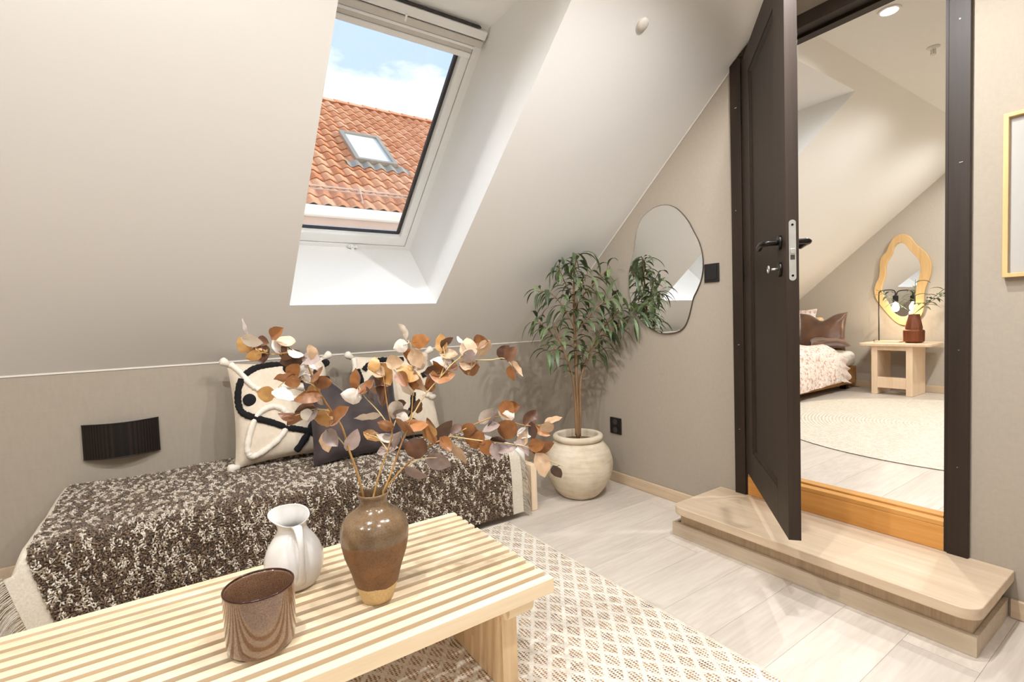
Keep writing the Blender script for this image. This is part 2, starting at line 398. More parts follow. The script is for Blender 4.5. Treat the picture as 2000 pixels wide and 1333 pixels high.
sp0 = at_x(1459, 500, 2.336)
MB().tube([(2.336, sp0.y, .30), (2.336, sp0.y, 2.27)], .0022, 6).build('seal_strip', M['white'], dfr)
st = thing('door_step', (2.17, 1.0, 0), 'oak step with rounded corners below the bedroom doorway', 'step')
def rr(x0, x1, y0, y1, r, n=8):
    p = []
    for cx, cy, a0 in ((x1-.004, y1-.004, 0), (x0+r, y1-r, 90), (x0+r, y0+r, 180), (x1-.004, y0+.004, 270)):
        R_ = r if cx < (x0+x1)/2 else .004
        for k in range(n+1):
            a = math.radians(a0+90*k/n); p.append((cx+R_*math.cos(a), cy+R_*math.sin(a)))
    return p
pz = lambda a, b, d: (a, b, d)
MB().prism(rr(1.946, XG-.0005, .432, 1.553, .055), pz, .130, .168).build('tread', M['tread'], st, bevel=.004, seg=3)
MB().box(2.0125, XG-.02, .460, 1.545, .003, .1298).build('riser', M['riser'], st)
MB().box(1.993, 2.012, .446, 1.581, .0006, .064).build('plinth_board', M['plinth'], st, bevel=.001)
MB().box(2.0125, XG-.0005, .446, .4595, .0006, .064).build('plinth_board', M['plinth'], st, bevel=.001)
MB().box(2.0125, XG-.0005, 1.5675, 1.581, .0006, .064).build('plinth_board', M['plinth'], st, bevel=.001)

# door leaf, open into the room
hinge = Vector((2.331, 1.388, 0)); free = Vector((1.735, .882, 0)); dw = (free-hinge); LW = dw.length; dw.normalize()
dn = Vector((-dw.y, dw.x, 0))
if dn.x < 0: dn = -dn
DT = .040; LZ0, LZ1 = .292, 2.306
Dm = lambda a, t, z: tuple(hinge + dw*a + dn*t + Vector((0, 0, z)))
leaf = thing('door_leaf', Dm(0, 0, LZ0), 'dark brown panelled door standing open over the oak step', 'door')
SW = .150
MB().box(.004, SW, 0, DT, LZ0, LZ1, Dm).build('stile', M['dark'], leaf, bevel=.0015)
MB().box(LW-SW, LW, 0, DT, LZ0, LZ1, Dm).build('stile', M['dark'], leaf, bevel=.0015)
MB().box(SW+.0005, LW-SW-.0005, 0, DT, LZ0, LZ0+.135, Dm).build('rail', M['dark'], leaf, bevel=.0015)
MB().box(SW+.0005, LW-SW-.0005, 0, DT, LZ1-.115, LZ1, Dm).build('rail', M['dark'], leaf, bevel=.0015)
MB().box(SW-.008, LW-SW+.008, .013, DT-.013, LZ0+.127, LZ1-.107, Dm).build('panel', M['dark'], leaf)
for t0 in (.0, DT):          # moulded frame round the panel
    q = .012 if t0 == 0 else -.012
    o_ = [(SW, LZ0+.135), (LW-SW, LZ0+.135), (LW-SW, LZ1-.115), (SW, LZ1-.115)]
    i_ = [(SW+.016, LZ0+.151), (LW-SW-.016, LZ0+.151), (LW-SW-.016, LZ1-.131), (SW+.016, LZ1-.131)]
    P = [Dm(a, t0+q*.25, z) for a, z in o_] + [Dm(a, t0+q*1.05, z) for a, z in i_]
    MB().add(P, [(i, (i+1) % 4, 4+(i+1) % 4, 4+i) for i in range(4)]).build('moulding', M['dark'], leaf)
hz_, hw = 1.337, LW-.072
for t0, sg in ((0, -1), (DT, 1)):
    hd = MB().tube([Dm(hw, t0, hz_), Dm(hw, t0+sg*.009, hz_)], [.026, .025], 20).build('handle', M['darkmetal'], leaf, bevel=.002)
    pts = cr([Dm(hw, t0+sg*.009, hz_), Dm(hw, t0+sg*.042, hz_), Dm(hw-.018, t0+sg*.054, hz_), Dm(hw-.06, t0+sg*.054, hz_-.001), Dm(hw-.105, t0+sg*.05, hz_-.006)], 5)
    MB().tube(pts, [.0095]*5+[.0105]*(len(pts)-5), 12).build('lever', M['darkmetal'], hd, smooth=True)
    kr = MB().tube([Dm(hw, t0, hz_-.095), Dm(hw, t0+sg*.009, hz_-.095)], [.026, .025], 20).build('key_rose', M['darkmetal'], leaf, bevel=.002)
kk = MB().tube([Dm(hw, -.009, hz_-.093), Dm(hw, -.030, hz_-.093)], .004, 8).build('key', M['steel'], leaf, smooth=True)
MB().tube([Dm(hw-.012*math.cos(k*math.pi/5), -.040, hz_-.093+.012*math.sin(k*math.pi/5)) for k in range(11)], .0025, 6, False).build('key_bow', M['steel'], kk, smooth=True)
# lock plate on the leading edge
pl = [(DT/2+.011*math.cos(a), 1.300+(.092 if math.sin(a) > 0 else -.092)*1+.011*math.sin(a)-(0)) for a in [math.radians(d) for d in range(0, 360, 15)]]
lp = MB().prism(pl, lambda a, b, d: Dm(LW+d, a, b), 0, .0016).build('lock_plate', M['steel'], leaf); tag(lp, 'brushed steel lock plate')
MB().box(LW+.0016, LW+.008, DT/2-.007, DT/2+.007, 1.288, 1.306, Dm).build('latch_bolt', M['steel'], lp, bevel=.002)
MB().box(LW+.0016, LW+.0022, DT/2-.007, DT/2+.007, 1.268, 1.284, Dm).build('dead_bolt', M['gasket'], lp)
for zz in (1.386, 1.214): MB().tube([Dm(LW+.0016, DT/2, zz), Dm(LW+.0026, DT/2, zz)], .004, 10).build('screw', M['darkmetal'], lp)
for zz in (.52, 1.30, 2.06):
    MB().tube([Dm(-.012, .006, zz-.05), Dm(-.012, .006, zz+.05)], .007, 10).build('hinge', M['darkmetal'], leaf, smooth=True)

# ------------------------------------------------------------------ things on the walls
def on_gable(pts, s=1): return [(at_x(x, y, XG).y, at_x(x, y, XG).z) for x, y in pts]
z1 = lambda L_, ox, oy, sc: [(ox+a/sc, oy+b/sc) for a, b in L_]
mo = z1([(1290, 82), (1360, 100), (1420, 150), (1470, 215), (1510, 290), (1550, 370), (1575, 460), (1583, 560), (1570, 660), (1540, 740), (1507, 810), (1490, 880), (1470, 960), (1440, 1030), (1390, 1072), (1300, 1090), (1220, 1075), (1150, 1035), (1085, 970), (1040, 895), (1012, 800), (1003, 700), (1006, 600), (1025, 520), (1045, 430), (1057, 340), (1070, 270), (1100, 195), (1150, 140), (1215, 98)], 980, 380, 4)
mo = [(p.x, p.y) for p in cr([Vector((a, b, 0)) for a, b in on_gable(mo)], 4, True)]
mr_ = thing('wall_mirror', (XG, 1.85, 1.35), 'frameless irregular pebble-shaped mirror hung beside the potted tree', 'mirror')
MB().prism(mo, px, XG-.012, XG-.004).build('edge', plain('bronze_edge', srgb(92, 78, 64), .4, .3), mr_)
cx_ = sum(p[0] for p in mo)/len(mo); cy_ = sum(p[1] for p in mo)/len(mo)
mi = [(cx_+(a-cx_)*.992, cy_+(b-cy_)*.992) for a, b in mo]
MB().prism(mi, px, XG-.0135, XG-.0122).build('mirror_glass', M['mirror'], mr_)
def plate(name, x0, y0, x1, y1, lab, cat, holes=0):
    a = at_x(x0, y0, XG); b = at_x(x1, y1, XG); t = thing(name, (XG, (a.y+b.y)/2, b.z), lab, cat)
    MB().box(XG-.010, XG-.0003, b.y, a.y, b.z, a.z).build('plate', M['black'], t, bevel=.003)
    if holes:
        mz = (a.z+b.z)/2; q = (a.z-b.z)/4
        for s in (1, -1): MB().tube([(XG-.0101, (a.y+b.y)/2, mz+s*q), (XG-.013, (a.y+b.y)/2, mz+s*q)], [.019, .019], 18).build('socket_well', M['gasket'], t)
    else: MB().box(XG-.014, XG-.0101, b.y+.012, a.y-.012, b.z+.012, a.z-.012).build('rocker', M['black'], t, bevel=.002)
plate('light_switch', 1377, 517, 1406, 550, 'square black light switch between the pebble mirror and the door frame', 'switch')
plate('wall_socket', 1193, 814, 1215, 850, 'black double wall socket low on the gable wall behind the planter', 'socket', 2)
pb = at_x(1961, 543, XG); pt = at_x(1967, 226, XG); fy1, fy0, fz0, fz1 = pb.y, pb.y-.46, pb.z, pt.z
pic = thing('picture_frame', (XG, (fy0+fy1)/2, fz0), 'light oak picture frame cut off at the right edge', 'picture')
fo = [(fy0, fz0), (fy1, fz0), (fy1, fz1), (fy0, fz1)]; fi = [(fy0+.014, fz0+.014), (fy1-.014, fz0+.014), (fy1-.014, fz1-.014), (fy0+.014, fz1-.014)]
MB().ring(fo, fi, px, XG-.030, XG-.001).build('frame', M['framewood'], pic, bevel=.0015)
MB().box(XG-.014, XG-.010, fy0+.014, fy1-.014, fz0+.014, fz1-.014).build('mount', M['paper'], pic)
# curved black sconce on the knee wall
sa = at_y(160, 829, KY); sb = at_y(311, 880, KY); sx0, sx1, sz1, sz0 = -.40, -.101, .664, .498
m_, t_, b_ = new_mat('perforated_black_metal'); vv = coords(t_, (1, 1, 1)); vo = N(t_, 'ShaderNodeTexVoronoi'); vo.inputs['Scale'].default_value = 190; vo.inputs['Randomness'].default_value = 0
t_.links.new(vv, vo.inputs['Vector']); t_.links.new(ramp(t_, vo.outputs['Distance'], [(.25, srgb(70, 48, 30)), (.4, srgb(20, 16, 14))]), b_.inputs['Base Color']); b_.inputs['Roughness'].default_value = .5; b_.inputs['Metallic'].default_value = .4
sc = thing('wall_sconce', ((sx0+sx1)/2, KY, sz0), 'unlit black curved perforated metal wall lamp on the knee wall', 'lamp')
bow = lambda u: KY-.012-.055*math.sin(math.pi*u)
MB().grid(lambda u, v: (sx0+(sx1-sx0)*u, bow(u), sz0+(sz1-sz0)*v), 25, 2).grid(lambda u, v: (sx0+(sx1-sx0)*u, bow(u)+.003, sz1-(sz1-sz0)*v), 25, 2).build('shade', m_, sc, smooth=True)
MB().tube([(sx0+(sx1-sx0)*k/24, bow(k/24), sz1) for k in range(25)], .0025, 6).build('rim', M['black'], sc, smooth=True)
MB().tube([(sx0+(sx1-sx0)*k/24, bow(k/24), sz0) for k in range(25)], .0025, 6).build('rim', M['black'], sc, smooth=True)
MB().box(sx0, sx0+.004, KY-.014, KY-.0005, sz0, sz1).box(sx1-.004, sx1, KY-.014, KY-.0005, sz0, sz1).box(sx0+.004, sx1-.004, KY-.004, KY-.0005, sz0+.01, sz1-.01).build('back_plate', M['black'], sc)
# small white cap on the slope
p0 = Vector((1.693, 1.444, slope_z(1.444))); nn = Vector((0, -SN, -CS))
MB().tube([p0+nn*.0005, p0+nn*.006, p0+nn*.012], [.027, .027, .018], 24).build('x', M['caulk'], None, smooth=True); o = bpy.context.scene.collection.objects[-1]
o.name = 'sprinkler_cap'; tag(o, 'small round white sprinkler cap on the slope near the door', 'sprinkler')

# ------------------------------------------------------------------ planter and potted tree
def pot_mat():
    m, t, b = new_mat('chalky_cream_clay'); v = coords(t)
    f = noise(t, v, 9, 6, .65); g_ = noise(t, coords(t, (3, 3, 22)), 3, 4)
    t.links.new(ramp(t, math_(t, 'ADD', math_(t, 'MULTIPLY', f, .6), math_(t, 'MULTIPLY', g_, .4)), [(.3, srgb(190, 170, 142)), (.5, srgb(214, 198, 172)), (.7, srgb(226, 214, 194))]), b.inputs['Base Color'])
    b.inputs['Roughness'].default_value = .8; bump(t, b, f, .35, .006); return m
M['pot'] = pot_mat(); M['soil'] = plain('dry_soil', srgb(120, 96, 74), .95, bmp=.5, bscale=90)
PB = at_z(1132, 966, 0); PB.z = .001
pot = thing('round_planter', PB, 'large round cream clay planter standing in the corner', 'planter')
prof = [(.098, 0), (.120, .012), (.160, .060), (.192, .120), (.207, .185), (.204, .235), (.188, .285), (.160, .322), (.138, .338), (.134, .343), (.146, .348), (.153, .360), (.152, .372), (.143, .380), (.128, .380), (.122, .372), (.120, .340), (.119, .318)]
pp = [(p.x, p.y) for p in cr([Vector((a, b, 0)) for a, b in prof], 4)]
MB().lathe(pp, 56, PB, lambda q, a: (q[0]*(1+.006*math.sin(3*a+q[2]*20)), q[1]*(1+.006*math.cos(2*a)), q[2])).build('pot', M['pot'], pot, smooth=True)
MB().lathe([(.001, .334), (.1150, .336), (.1150, .326), (.001, .324)], 32, PB).build('soil', M['soil'], pot)
M['bark'] = wood('thin_bark', srgb(112, 84, 58), srgb(152, 118, 84), 2, 120, .8, .1)
def leaf_mat(name, c1, c2, rough=.45):
    m, t, b = new_mat(name); o = N(t, 'ShaderNodeObjectInfo'); f = noise(t, coords(t), 60, 3)
    s = math_(t, 'ADD', math_(t, 'MULTIPLY', o.outputs['Random'], .75), math_(t, 'MULTIPLY', f, .25))
    t.links.new(ramp(t, s, [(.1, c1), (.9, c2)]), b.inputs['Base Color']); b.inputs['Roughness'].default_value = rough; return m
M['green'] = leaf_mat('willow_leaf_green', srgb(46, 60, 36), srgb(120, 136, 92))
PD = (Vector((PB.x, PB.y, .8))-CAM).dot(fw)
tree = thing('potted_tree', (PB.x, PB.y, .33), 'slender green willow-leaved tree growing in the cream planter', 'plant')
def clampw(p, m=.03):
    p = Vector(p); p.x = min(p.x, XG-m)
    zl = slope_z(p.y)-m
    if p.z > zl: p.z = zl
    return p
stems = {
 'main': ([(1129, 856), (1128, 800), (1126, 745), (1123, 660), (1121, 590), (1122, 535), (1127, 496)], 0, .013, .004),
 'a': ([(1126, 850), (1124, 800), (1120, 745), (1108, 705), (1094, 668), (1082, 630)], -.04, .009, .003),
 'c': ([(1132, 852), (1133, 800), (1134, 745), (1150, 692), (1170, 652), (1195, 622), (1214, 600)], .05, .010, .003),
 'd': ([(1122, 640), (1100, 600), (1075, 572), (1052, 570)], -.08, .004, .002),
 'e': ([(1122, 600), (1148, 566), (1175, 538), (1192, 522)], .06, .004, .002),
 'f': ([(1150, 692), (1188, 650), (1225, 622), (1248, 618)], .02, .004, .002),
 'g': ([(1100, 685), (1082, 684), (1068, 690)], -.06, .003, .002),
 'h': ([(1150, 700), (1165, 690), (1180, 682)], .10, .003, .002),
 'i': ([(1121, 585), (1100, 545), (1092, 520), (1098, 500)], .08, .004, .002),
 'j': ([(1122, 610), (1135, 560), (1150, 530)], -.10, .004, .002),
 'k': ([(1094, 668), (1065, 640), (1045, 625)], .06, .003, .002),
 'l': ([(1123, 650), (1150, 620), (1178, 590), (1205, 580)], -.08, .004, .002)}
def keep(p):
    if p.y > 2.0 and p.x < 2.6 and p.x > XG-.006: p = Vector((XG-.006-.1*rnd()*.05, p.y, p.z))
    return p
def leafy(mb, base, axis, side, L_, W_, droop, n=6):
    """lanceolate leaf that bends downwards"""
    axis = axis.normalized(); side = (side-axis*side.dot(axis)).normalized()
    pts = []; p = Vector(base); d = axis.copy(); stp = L_/n; P = []
    for k in range(n+1):
        t = k/n; wd = W_*.5*(math.sin(math.pi*min(1, t**.75)))**.9 if 0 < k < n else .0006
        nrm = side.cross(d).normalized()
        P += [keep(p+side*wd+nrm*wd*.35), keep(p), keep(p-side*wd+nrm*wd*.35)]
        d = (d+Vector((0, 0, -1))*droop/n).normalized(); p = p+d*stp
    fs = []
    for k in range(n):
        a = 3*k; fs += [(a, a+1, a+4, a+3), (a+1, a+2, a+5, a+4)]
    mb.add(P, fs)
counts = dict(main=56, a=20, c=40, d=22, e=14, f=26, g=12, h=10, i=18, j=16, k=20, l=28)
for k, (pts, dd, r0, r1) in stems.items():
    n_ = len(pts); P = [clampw(at_d(x, y, PD+dd*(i/(n_-1)))) for i, (x, y) in enumerate(pts)]
    P = cr(P, 5); m_ = len(P)
    MB().tube(P, [r0+(r1-r0)*i/(m_-1) for i in range(m_)], 7).build('stem' if k in 'mainac' else 'twig', M['bark'], tree, smooth=True)
    for q in range(counts[k]):
        lo = .42 if k in ('main', 'a', 'c') else .12
        t = lo+(1-lo)*((q+U(.1, .9))/counts[k]); i = min(int(t*(m_-1)), m_-2); b0 = P[i].lerp(P[i+1], t*(m_-1)-i)
        tan = (P[i+1]-P[i]).normalized(); a = q*2.4+U(-.4, .4)
        o1 = tan.orthogonal().normalized(); o2 = tan.cross(o1)
        rad = (o1*math.cos(a)+o2*math.sin(a)); ax = (rad*1.0+tan*U(.2, .8)+Vector((0, 0, U(.0, .5)))).normalized()
        L_ = U(.095, .155); pet = U(.01, .03)
        b1 = clampw(b0+ax*pet)
        tip = b1+ax*L_*.7
        if tip.x > XG-.02: ax.x = -abs(ax.x)*.3; ax.normalize()
        if (b1+ax*L_).z > slope_z((b1+ax*L_).y)-.01: ax.z = -abs(ax.z)*.5; ax.y = min(ax.y, 0); ax.normalize()
        mb = MB(); leafy(mb, b1, ax, ax.cross(Vector((0, 0, 1)))+Vector((U(-.3, .3), U(-.3, .3), U(-.3, .3))), L_, U(.020, .031), U(1.2, 2.6))
        mb.tube([b0, b1], .0012, 3, False)
        mb.build('leaf', M['green'], tree, smooth=True)

# ------------------------------------------------------------------ daybed, throw, cushions
M['mattress'] = plain('white_cotton', srgb(236, 231, 222), .9, var=.02, bmp=.2, bscale=300)
bed = thing('daybed', (.57, 2.66, 0), 'low pale wooden daybed along the knee wall', 'bed')
bz = .374
def rbox(x0, x1, y0, y1, z0, z1, r, n=4):
    """rounded box as stacked rounded outlines"""
    def outl(i, z):
        p = []
        for cx, cy, a0 in ((x1-r, y1-r, 0), (x0+r, y1-r, 90), (x0+r, y0+r, 180), (x1-r, y0+r, 270)):
            for k in range(n+1):
                a = math.radians(a0+90*k/n); p.append((cx+(r-i)*math.cos(a), cy+(r-i)*math.sin(a), z))
        return p
    L_ = []
    for k in range(n+1): a = math.radians(90*k/n); L_.append(outl(r-r*math.sin(a), z0+r-r*math.cos(a)))
    for k in range(n+1): a = math.radians(90*k/n); L_.append(outl(r-r*math.cos(a), z1-r+r*math.sin(a)))
    m = len(L_[0]); mb = MB(); v = [p for l in L_ for p in l]
    f = [(i*m+j, i*m+(j+1) % m, (i+1)*m+(j+1) % m, (i+1)*m+j) for i in range(len(L_)-1) for j in range(m)]
    f += [tuple(range(m-1, -1, -1)), tuple((len(L_)-1)*m+j for j in range(m))]
    return mb.add(v, f)
rbox(-.46, 1.615, 2.268, 3.065, .175, bz, .05).build('mattress', M['mattress'], bed, smooth=True)
MB().box(-.46, 1.618, 2.285, 2.307, .095, .173).build('side_rail', M['birch'], bed, bevel=.002)
MB().box(-.46, 1.618, 3.03, 3.052, .095, .173).build('side_rail', M['birch'], bed, bevel=.002)
for xx in (-.49, 1.62):
    MB().box(xx, xx+.04, 2.305, 3.03, .095, .265).build('end_board', M['birch'], bed, bevel=.003)
    for yy in (2.255, 3.031): MB().box(xx, xx+.04, yy, yy+.049, .001, .265).build('leg', M['birch'], bed, bevel=.003)
for k in range(8): MB().box(-.3+k*.25, -.22+k*.25, 2.308, 3.029, .150, .172).build('slat', M['birch'], bed)

from mathutils import noise as NZ
TX0, TX1 = -.452, 1.462
def throw_path(s):
    """s metres from the back edge, over the top and down the front -> y, z, normal"""
    y0, yf, zt, R_ = 3.045, 2.300, bz+.010, .065
    a = y0-yf
    if s < a: return y0-s, zt, Vector((0, 0, 1))
    if s < a+R_*math.pi/2:
        t = (s-a)/R_; return yf-R_*math.sin(t), zt-R_+R_*math.cos(t), Vector((0, -math.sin(t), math.cos(t)))
    d = s-a-R_*math.pi/2; return yf-R_-.012*math.sin(min(d, .29)/.29*1.6), zt-R_-d, Vector((0, -1, 0))
TS = .745+.065*math.pi/2+.285
def throw_pt(x, s, lift=0):
    y, z, n_ = throw_path(s)
    x = x+.075*max(0, (s-.80)/.28)*max(0, (.6-x)/1.05)          # the front hem is pulled a little to the right
    q = .010*NZ.noise(Vector((x*3.1, s*2.2, 0)))+.004*NZ.noise(Vector((x*11, s*9, 3)))
    return Vector((x, y, z))+n_*(q+.006+lift), n_
tm, tt, tb = new_mat('boucle_yarn'); at_ = N(tt, 'ShaderNodeAttribute'); at_.attribute_name = 'yarn'
tt.links.new(at_.outputs['Color'], tb.inputs['Base Color']); tb.inputs['Roughness'].default_value = .95; tb.inputs['Specular IOR Level'].default_value = .15
tb.inputs['Sheen Weight'].default_value = .25
throw = thing('throw_blanket', (.5, 2.3, .02), 'shaggy brown and white boucle blanket draped over the daybed', 'blanket')
mb = MB().grid(lambda u, v: tuple(throw_pt(TX0+(TX1-TX0)*u, TS*v)[0]), 120, 70)
mb.build('woven_ground', plain('dark_wool_ground', srgb(92, 74, 57), .95, var=.2, scale=60), throw, smooth=True)
yarn = MB(); ycol = []
DK = [srgb(98, 78, 59), srgb(116, 94, 72), srgb(134, 110, 86), srgb(80, 63, 48)]; LT = [srgb(204, 190, 170), srgb(224, 213, 196), srgb(168, 150, 128)]
sp = .0076; ny = int(TS/sp); nx = int((TX1-TX0)/sp)
for j in range(ny):
    for i in range(nx):
        x = TX0+(i+U(.1, .9))*sp; s = (j+U(.1, .9))*sp
        p, n_ = throw_pt(x, s)
        e = NZ.noise(Vector((x*58, s*24, 1.7)))+.6*NZ.noise(Vector((x*110, s*70, 7.7)))+.28*NZ.noise(Vector((x*6, s*5, 2)))
        colr = random.choice(LT) if e > .10+U(-.10, .10) else random.choice(DK)
        a = U(0, 6.28); tx = Vector((1, 0, 0)); ty = n_.cross(tx)
        d = tx*math.cos(a)+ty*math.sin(a)*1.25; r = U(.0026, .0040); h_ = U(.004, .0085); l_ = U(.0030, .0058)
        q = [p-d*l_, p-d*l_*.4+n_*h_, p+d*l_*.5+n_*h_*.9+ty*U(-.004, .004), p+d*l_]
        yarn.tube(q, [r*.7, r, r, r*.6], 3, False); ycol += [c4(colr)]*12
yo = yarn.build('boucle_pile', tm, throw, smooth=True); yo['kind'] = 'stuff'
ca = yo.data.color_attributes.new('yarn', 'FLOAT_COLOR', 'POINT'); ca.data.foreach_set('color', [k for q in ycol for k in q])
M['border'] = plain('oatmeal_weave', srgb(214, 203, 184), .95, var=.1, scale=150, bmp=.5, bscale=350)
def border(sg, wd, fr_len):
    xe = TX0 if sg < 0 else TX1
    def f(u, v):
        e = wd*u; p, n_ = throw_pt(xe, TS*v)
        y, z, nn_ = throw_path(TS*v); top = max(0, nn_.z)
        dz = -max(0, e-.015)**1.5*14*top if sg < 0 else -(max(0, e-.05)**1.5)*8*top
        q = p+Vector((sg*e*(1-.25*top*u if sg < 0 else 1), 0, dz)) - n_*.002
        if sg < 0: q.x += .045*v*u*0
        return tuple(q)
    MB().grid(f, 8, 60).build('border', M['border'], throw, smooth=True)
    fm = MB()
    for k in range(190):
        v = (k+U(.1, .9))/190; p = Vector(f(1, v)); y, z, nn_ = throw_path(TS*v)
        L_ = fr_len*U(.7, 1.1); pts = [p]; d = Vector((sg*1.0, U(-.25, .25), -.25 if nn_.z < .5 else -.55)).normalized()
        for q in range(4):
            d = (d+Vector((0, U(-.12, .12), -.42))).normalized(); p = p+d*L_/4
            if p.z < .006: p = Vector((p.x, p.y, .006+U(0, .004)))
            pts.append(p)
        fm.tube(pts, [.0022, .002, .0018, .0016, .001], 3, False)
    o = fm.build('fringe', M['border'], throw, smooth=True); o['kind'] = 'stuff'
border(-1, .070, .11); border(1, .070, .085)

M['cream_cloth'] = plain('cream_cotton_slub', srgb(222, 206, 184), .95, var=.06, scale=40, bmp=.35, bscale=260)
M['tuft_black'] = plain('black_tufted_wool', srgb(24, 21, 23), 1, var=.3, scale=200, bmp=.8, bscale=500)
M['tuft_white'] = plain('white_tufted_wool', srgb(240, 230, 214), 1, var=.06, scale=200, bmp=.8, bscale=400)
m_, t_, b_ = new_mat('aubergine_velvet'); f = noise(t_, coords(t_), 7, 4); t_.links.new(ramp(t_, f, [(.35, srgb(44, 34, 34)), (.7, srgb(84, 68, 66))]), b_.inputs['Base Color'])
b_.inputs['Roughness'].default_value = .7; b_.inputs['Sheen Weight'].default_value = .7; b_.inputs['Sheen Roughness'].default_value = .35; M['velvet'] = m_
def cushion(name, cx, by, bz_, W_, H_, T_, tilt, label, mat, yaw=0, chop=0, twist=0, seed=1, power=.55):
    root = thing(name, (cx, by, bz_), label, 'cushion', rot=(0, twist, yaw))
    ct, sn = math.cos(tilt), math.sin(tilt)
    def surf(u, v, side):
        """u, v in -1..1 -> local point on front (-1) or back (+1)"""
        k = 1-.075*(1-v*v)*abs(u)**3; k2 = 1-.075*(1-u*u)*abs(v)**3
        X = u*W_/2*k; Y = H_/2+v*H_/2*k2
        if chop: Y -= chop*math.exp(-(u/.38)**2)*max(0, (v+1)/2)**2
        th = T_*(max(0, (1-u**4)*(1-v**4)))**power
        th += .012*NZ.noise(Vector((u*2.2+seed, v*2.2, seed)))*min(1, th/T_*2)
        Y += .0; Q = Vector((X, Y*sn, Y*ct)); nrm = Vector((0, -ct, sn))
        return Q - side*0*nrm + nrm*(th if side < 0 else -th*.75)
    n = 30
    mb = MB()
    mb.grid(lambda a, b: tuple(surf(2*a-1, 2*b-1, -1)), n, n); mb.grid(lambda a, b: tuple(surf(1-2*a, 2*b-1, 1)), n, n)
    mb.build('cover', mat, root, smooth=True, local=True)
    return root, surf
def tufts(root, surf, lines, name, mat, r, to_uv, fuzz=.15):
    for L_ in lines:
        rr_ = r
        if isinstance(L_[0], (int, float)): rr_ = L_[0]; L_ = L_[1:]
        P = cr([Vector((*to_uv(a, b), 0)) for a, b in L_], 9); Q = []
        for p in P: Q.append(surf(max(-.99, min(.99, p.x)), max(-.99, min(.99, p.y)), -1)+Vector((0, -rr_*.25, 0)))
        MB().tube(Q, [rr_*(1+U(-fuzz, fuzz)) for _ in Q], 9).build(name, mat, root, smooth=True, local=True)
def tassels(root, surf):
    for u in (-1, 1):
        for v in (-1, 1):
            p = surf(u*.98, v*.98, -1); d = Vector((u*.75, -.2, v*.55)).normalized()
            if v < 0: d = Vector((u, -.3, .05)).normalized()
            MB().tube([p-d*.012, p+d*.006, p+d*.014, p+d*.032, p+d*.040], [.016, .017, .021, .022, .012], 9).build('corner_tassel', M['tuft_white'], root, smooth=True, local=True)
CBZ = bz+.026
c1, s1 = cushion('patterned_cushion', .452, 2.80, CBZ, .50, .545, .075, math.radians(17), 'cream cushion with black and white tufted loops, leftmost on the daybed', M['cream_cloth'], seed=1)
uv1 = lambda a, b: ((a-490)/390, (615-b)/440)
tufts(c1, s1, [[(215, 300), (300, 240), (400, 215), (525, 212)], [(530, 225), (525, 270), (535, 300)], [(590, 370), (680, 405), (770, 402), (880, 392)],
  [(185, 340), (150, 430), (140, 540), (165, 620), (250, 675), (370, 730), (480, 790), (600, 832), (700, 885), (790, 945)],
  [(745, 670), (685, 780), (620, 890), (540, 1010)], [.02, (850, 250), (880, 235)]], 'tufted_line', M['tuft_black'], .0165, uv1)
tufts(c1, s1, [[(130, 190), (190, 280), (240, 380), (310, 450), (430, 500), (540, 545), (660, 580)], [(470, 440), (560, 440), (640, 470)],
  [(200, 975), (185, 900), (220, 760), (280, 650), (380, 600), (460, 630), (502, 700), (490, 770), (420, 870), (320, 950), (230, 990), (190, 960)]], 'tufted_line', M['tuft_white'], .0155, uv1)
tassels(c1, s1)
c2, s2 = cushion('patterned_cushion', 1.085, 2.80, CBZ, .50, .535, .075, math.radians(17), 'cream cushion with black and white tufted loops, rightmost on the daybed', M['cream_cloth'], seed=5)
uv2 = lambda a, b: ((a-1475)/400, (540-b)/420)
tufts(c2, s2, [[(1160, 275), (1230, 215), (1330, 182), (1450, 192), (1560, 190)], [(1105, 260), (1110, 320), (1112, 390)], [(1720, 385), (1820, 362), (1882, 400)], [.02, (1770, 225), (1790, 250)],
  [(1600, 540), (1585, 600), (1570, 670), (1500, 740), (1400, 800)]], 'tufted_line', M['tuft_black'], .0165, uv2)
tufts(c2, s2, [[(1100, 150), (1085, 250), (1062, 360)], [(1700, 560), (1800, 600), (1880, 590)]], 'tufted_line', M['tuft_white'], .0155, uv2)
for rt_, sf_, uv_, a, b in ((c1, s1, uv1, 230, 525), (c2, s2, uv2, 1540, 830)):
    q = sf_(*uv_(a, b), -1); MB().lathe([(.001, .012), (.018, .011), (.028, .007), (.033, 0), (.028, -.008), (.001, -.009)], 20, (0, 0, 0)).build('tufted_dot', M['tuft_black'], rt_, smooth=True, local=True)
    COL.objects[-1].location = q; COL.objects[-1].rotation_euler = (math.radians(90-17), 0, 0)
tassels(c2, s2)
c3, s3 = cushion('velvet_cushion', .775, 2.585, CBZ, .50, .475, .070, math.radians(20), 'dark aubergine velvet cushion with a chopped top between the two cream ones', M['velvet'], chop=.13, seed=9, yaw=.04)

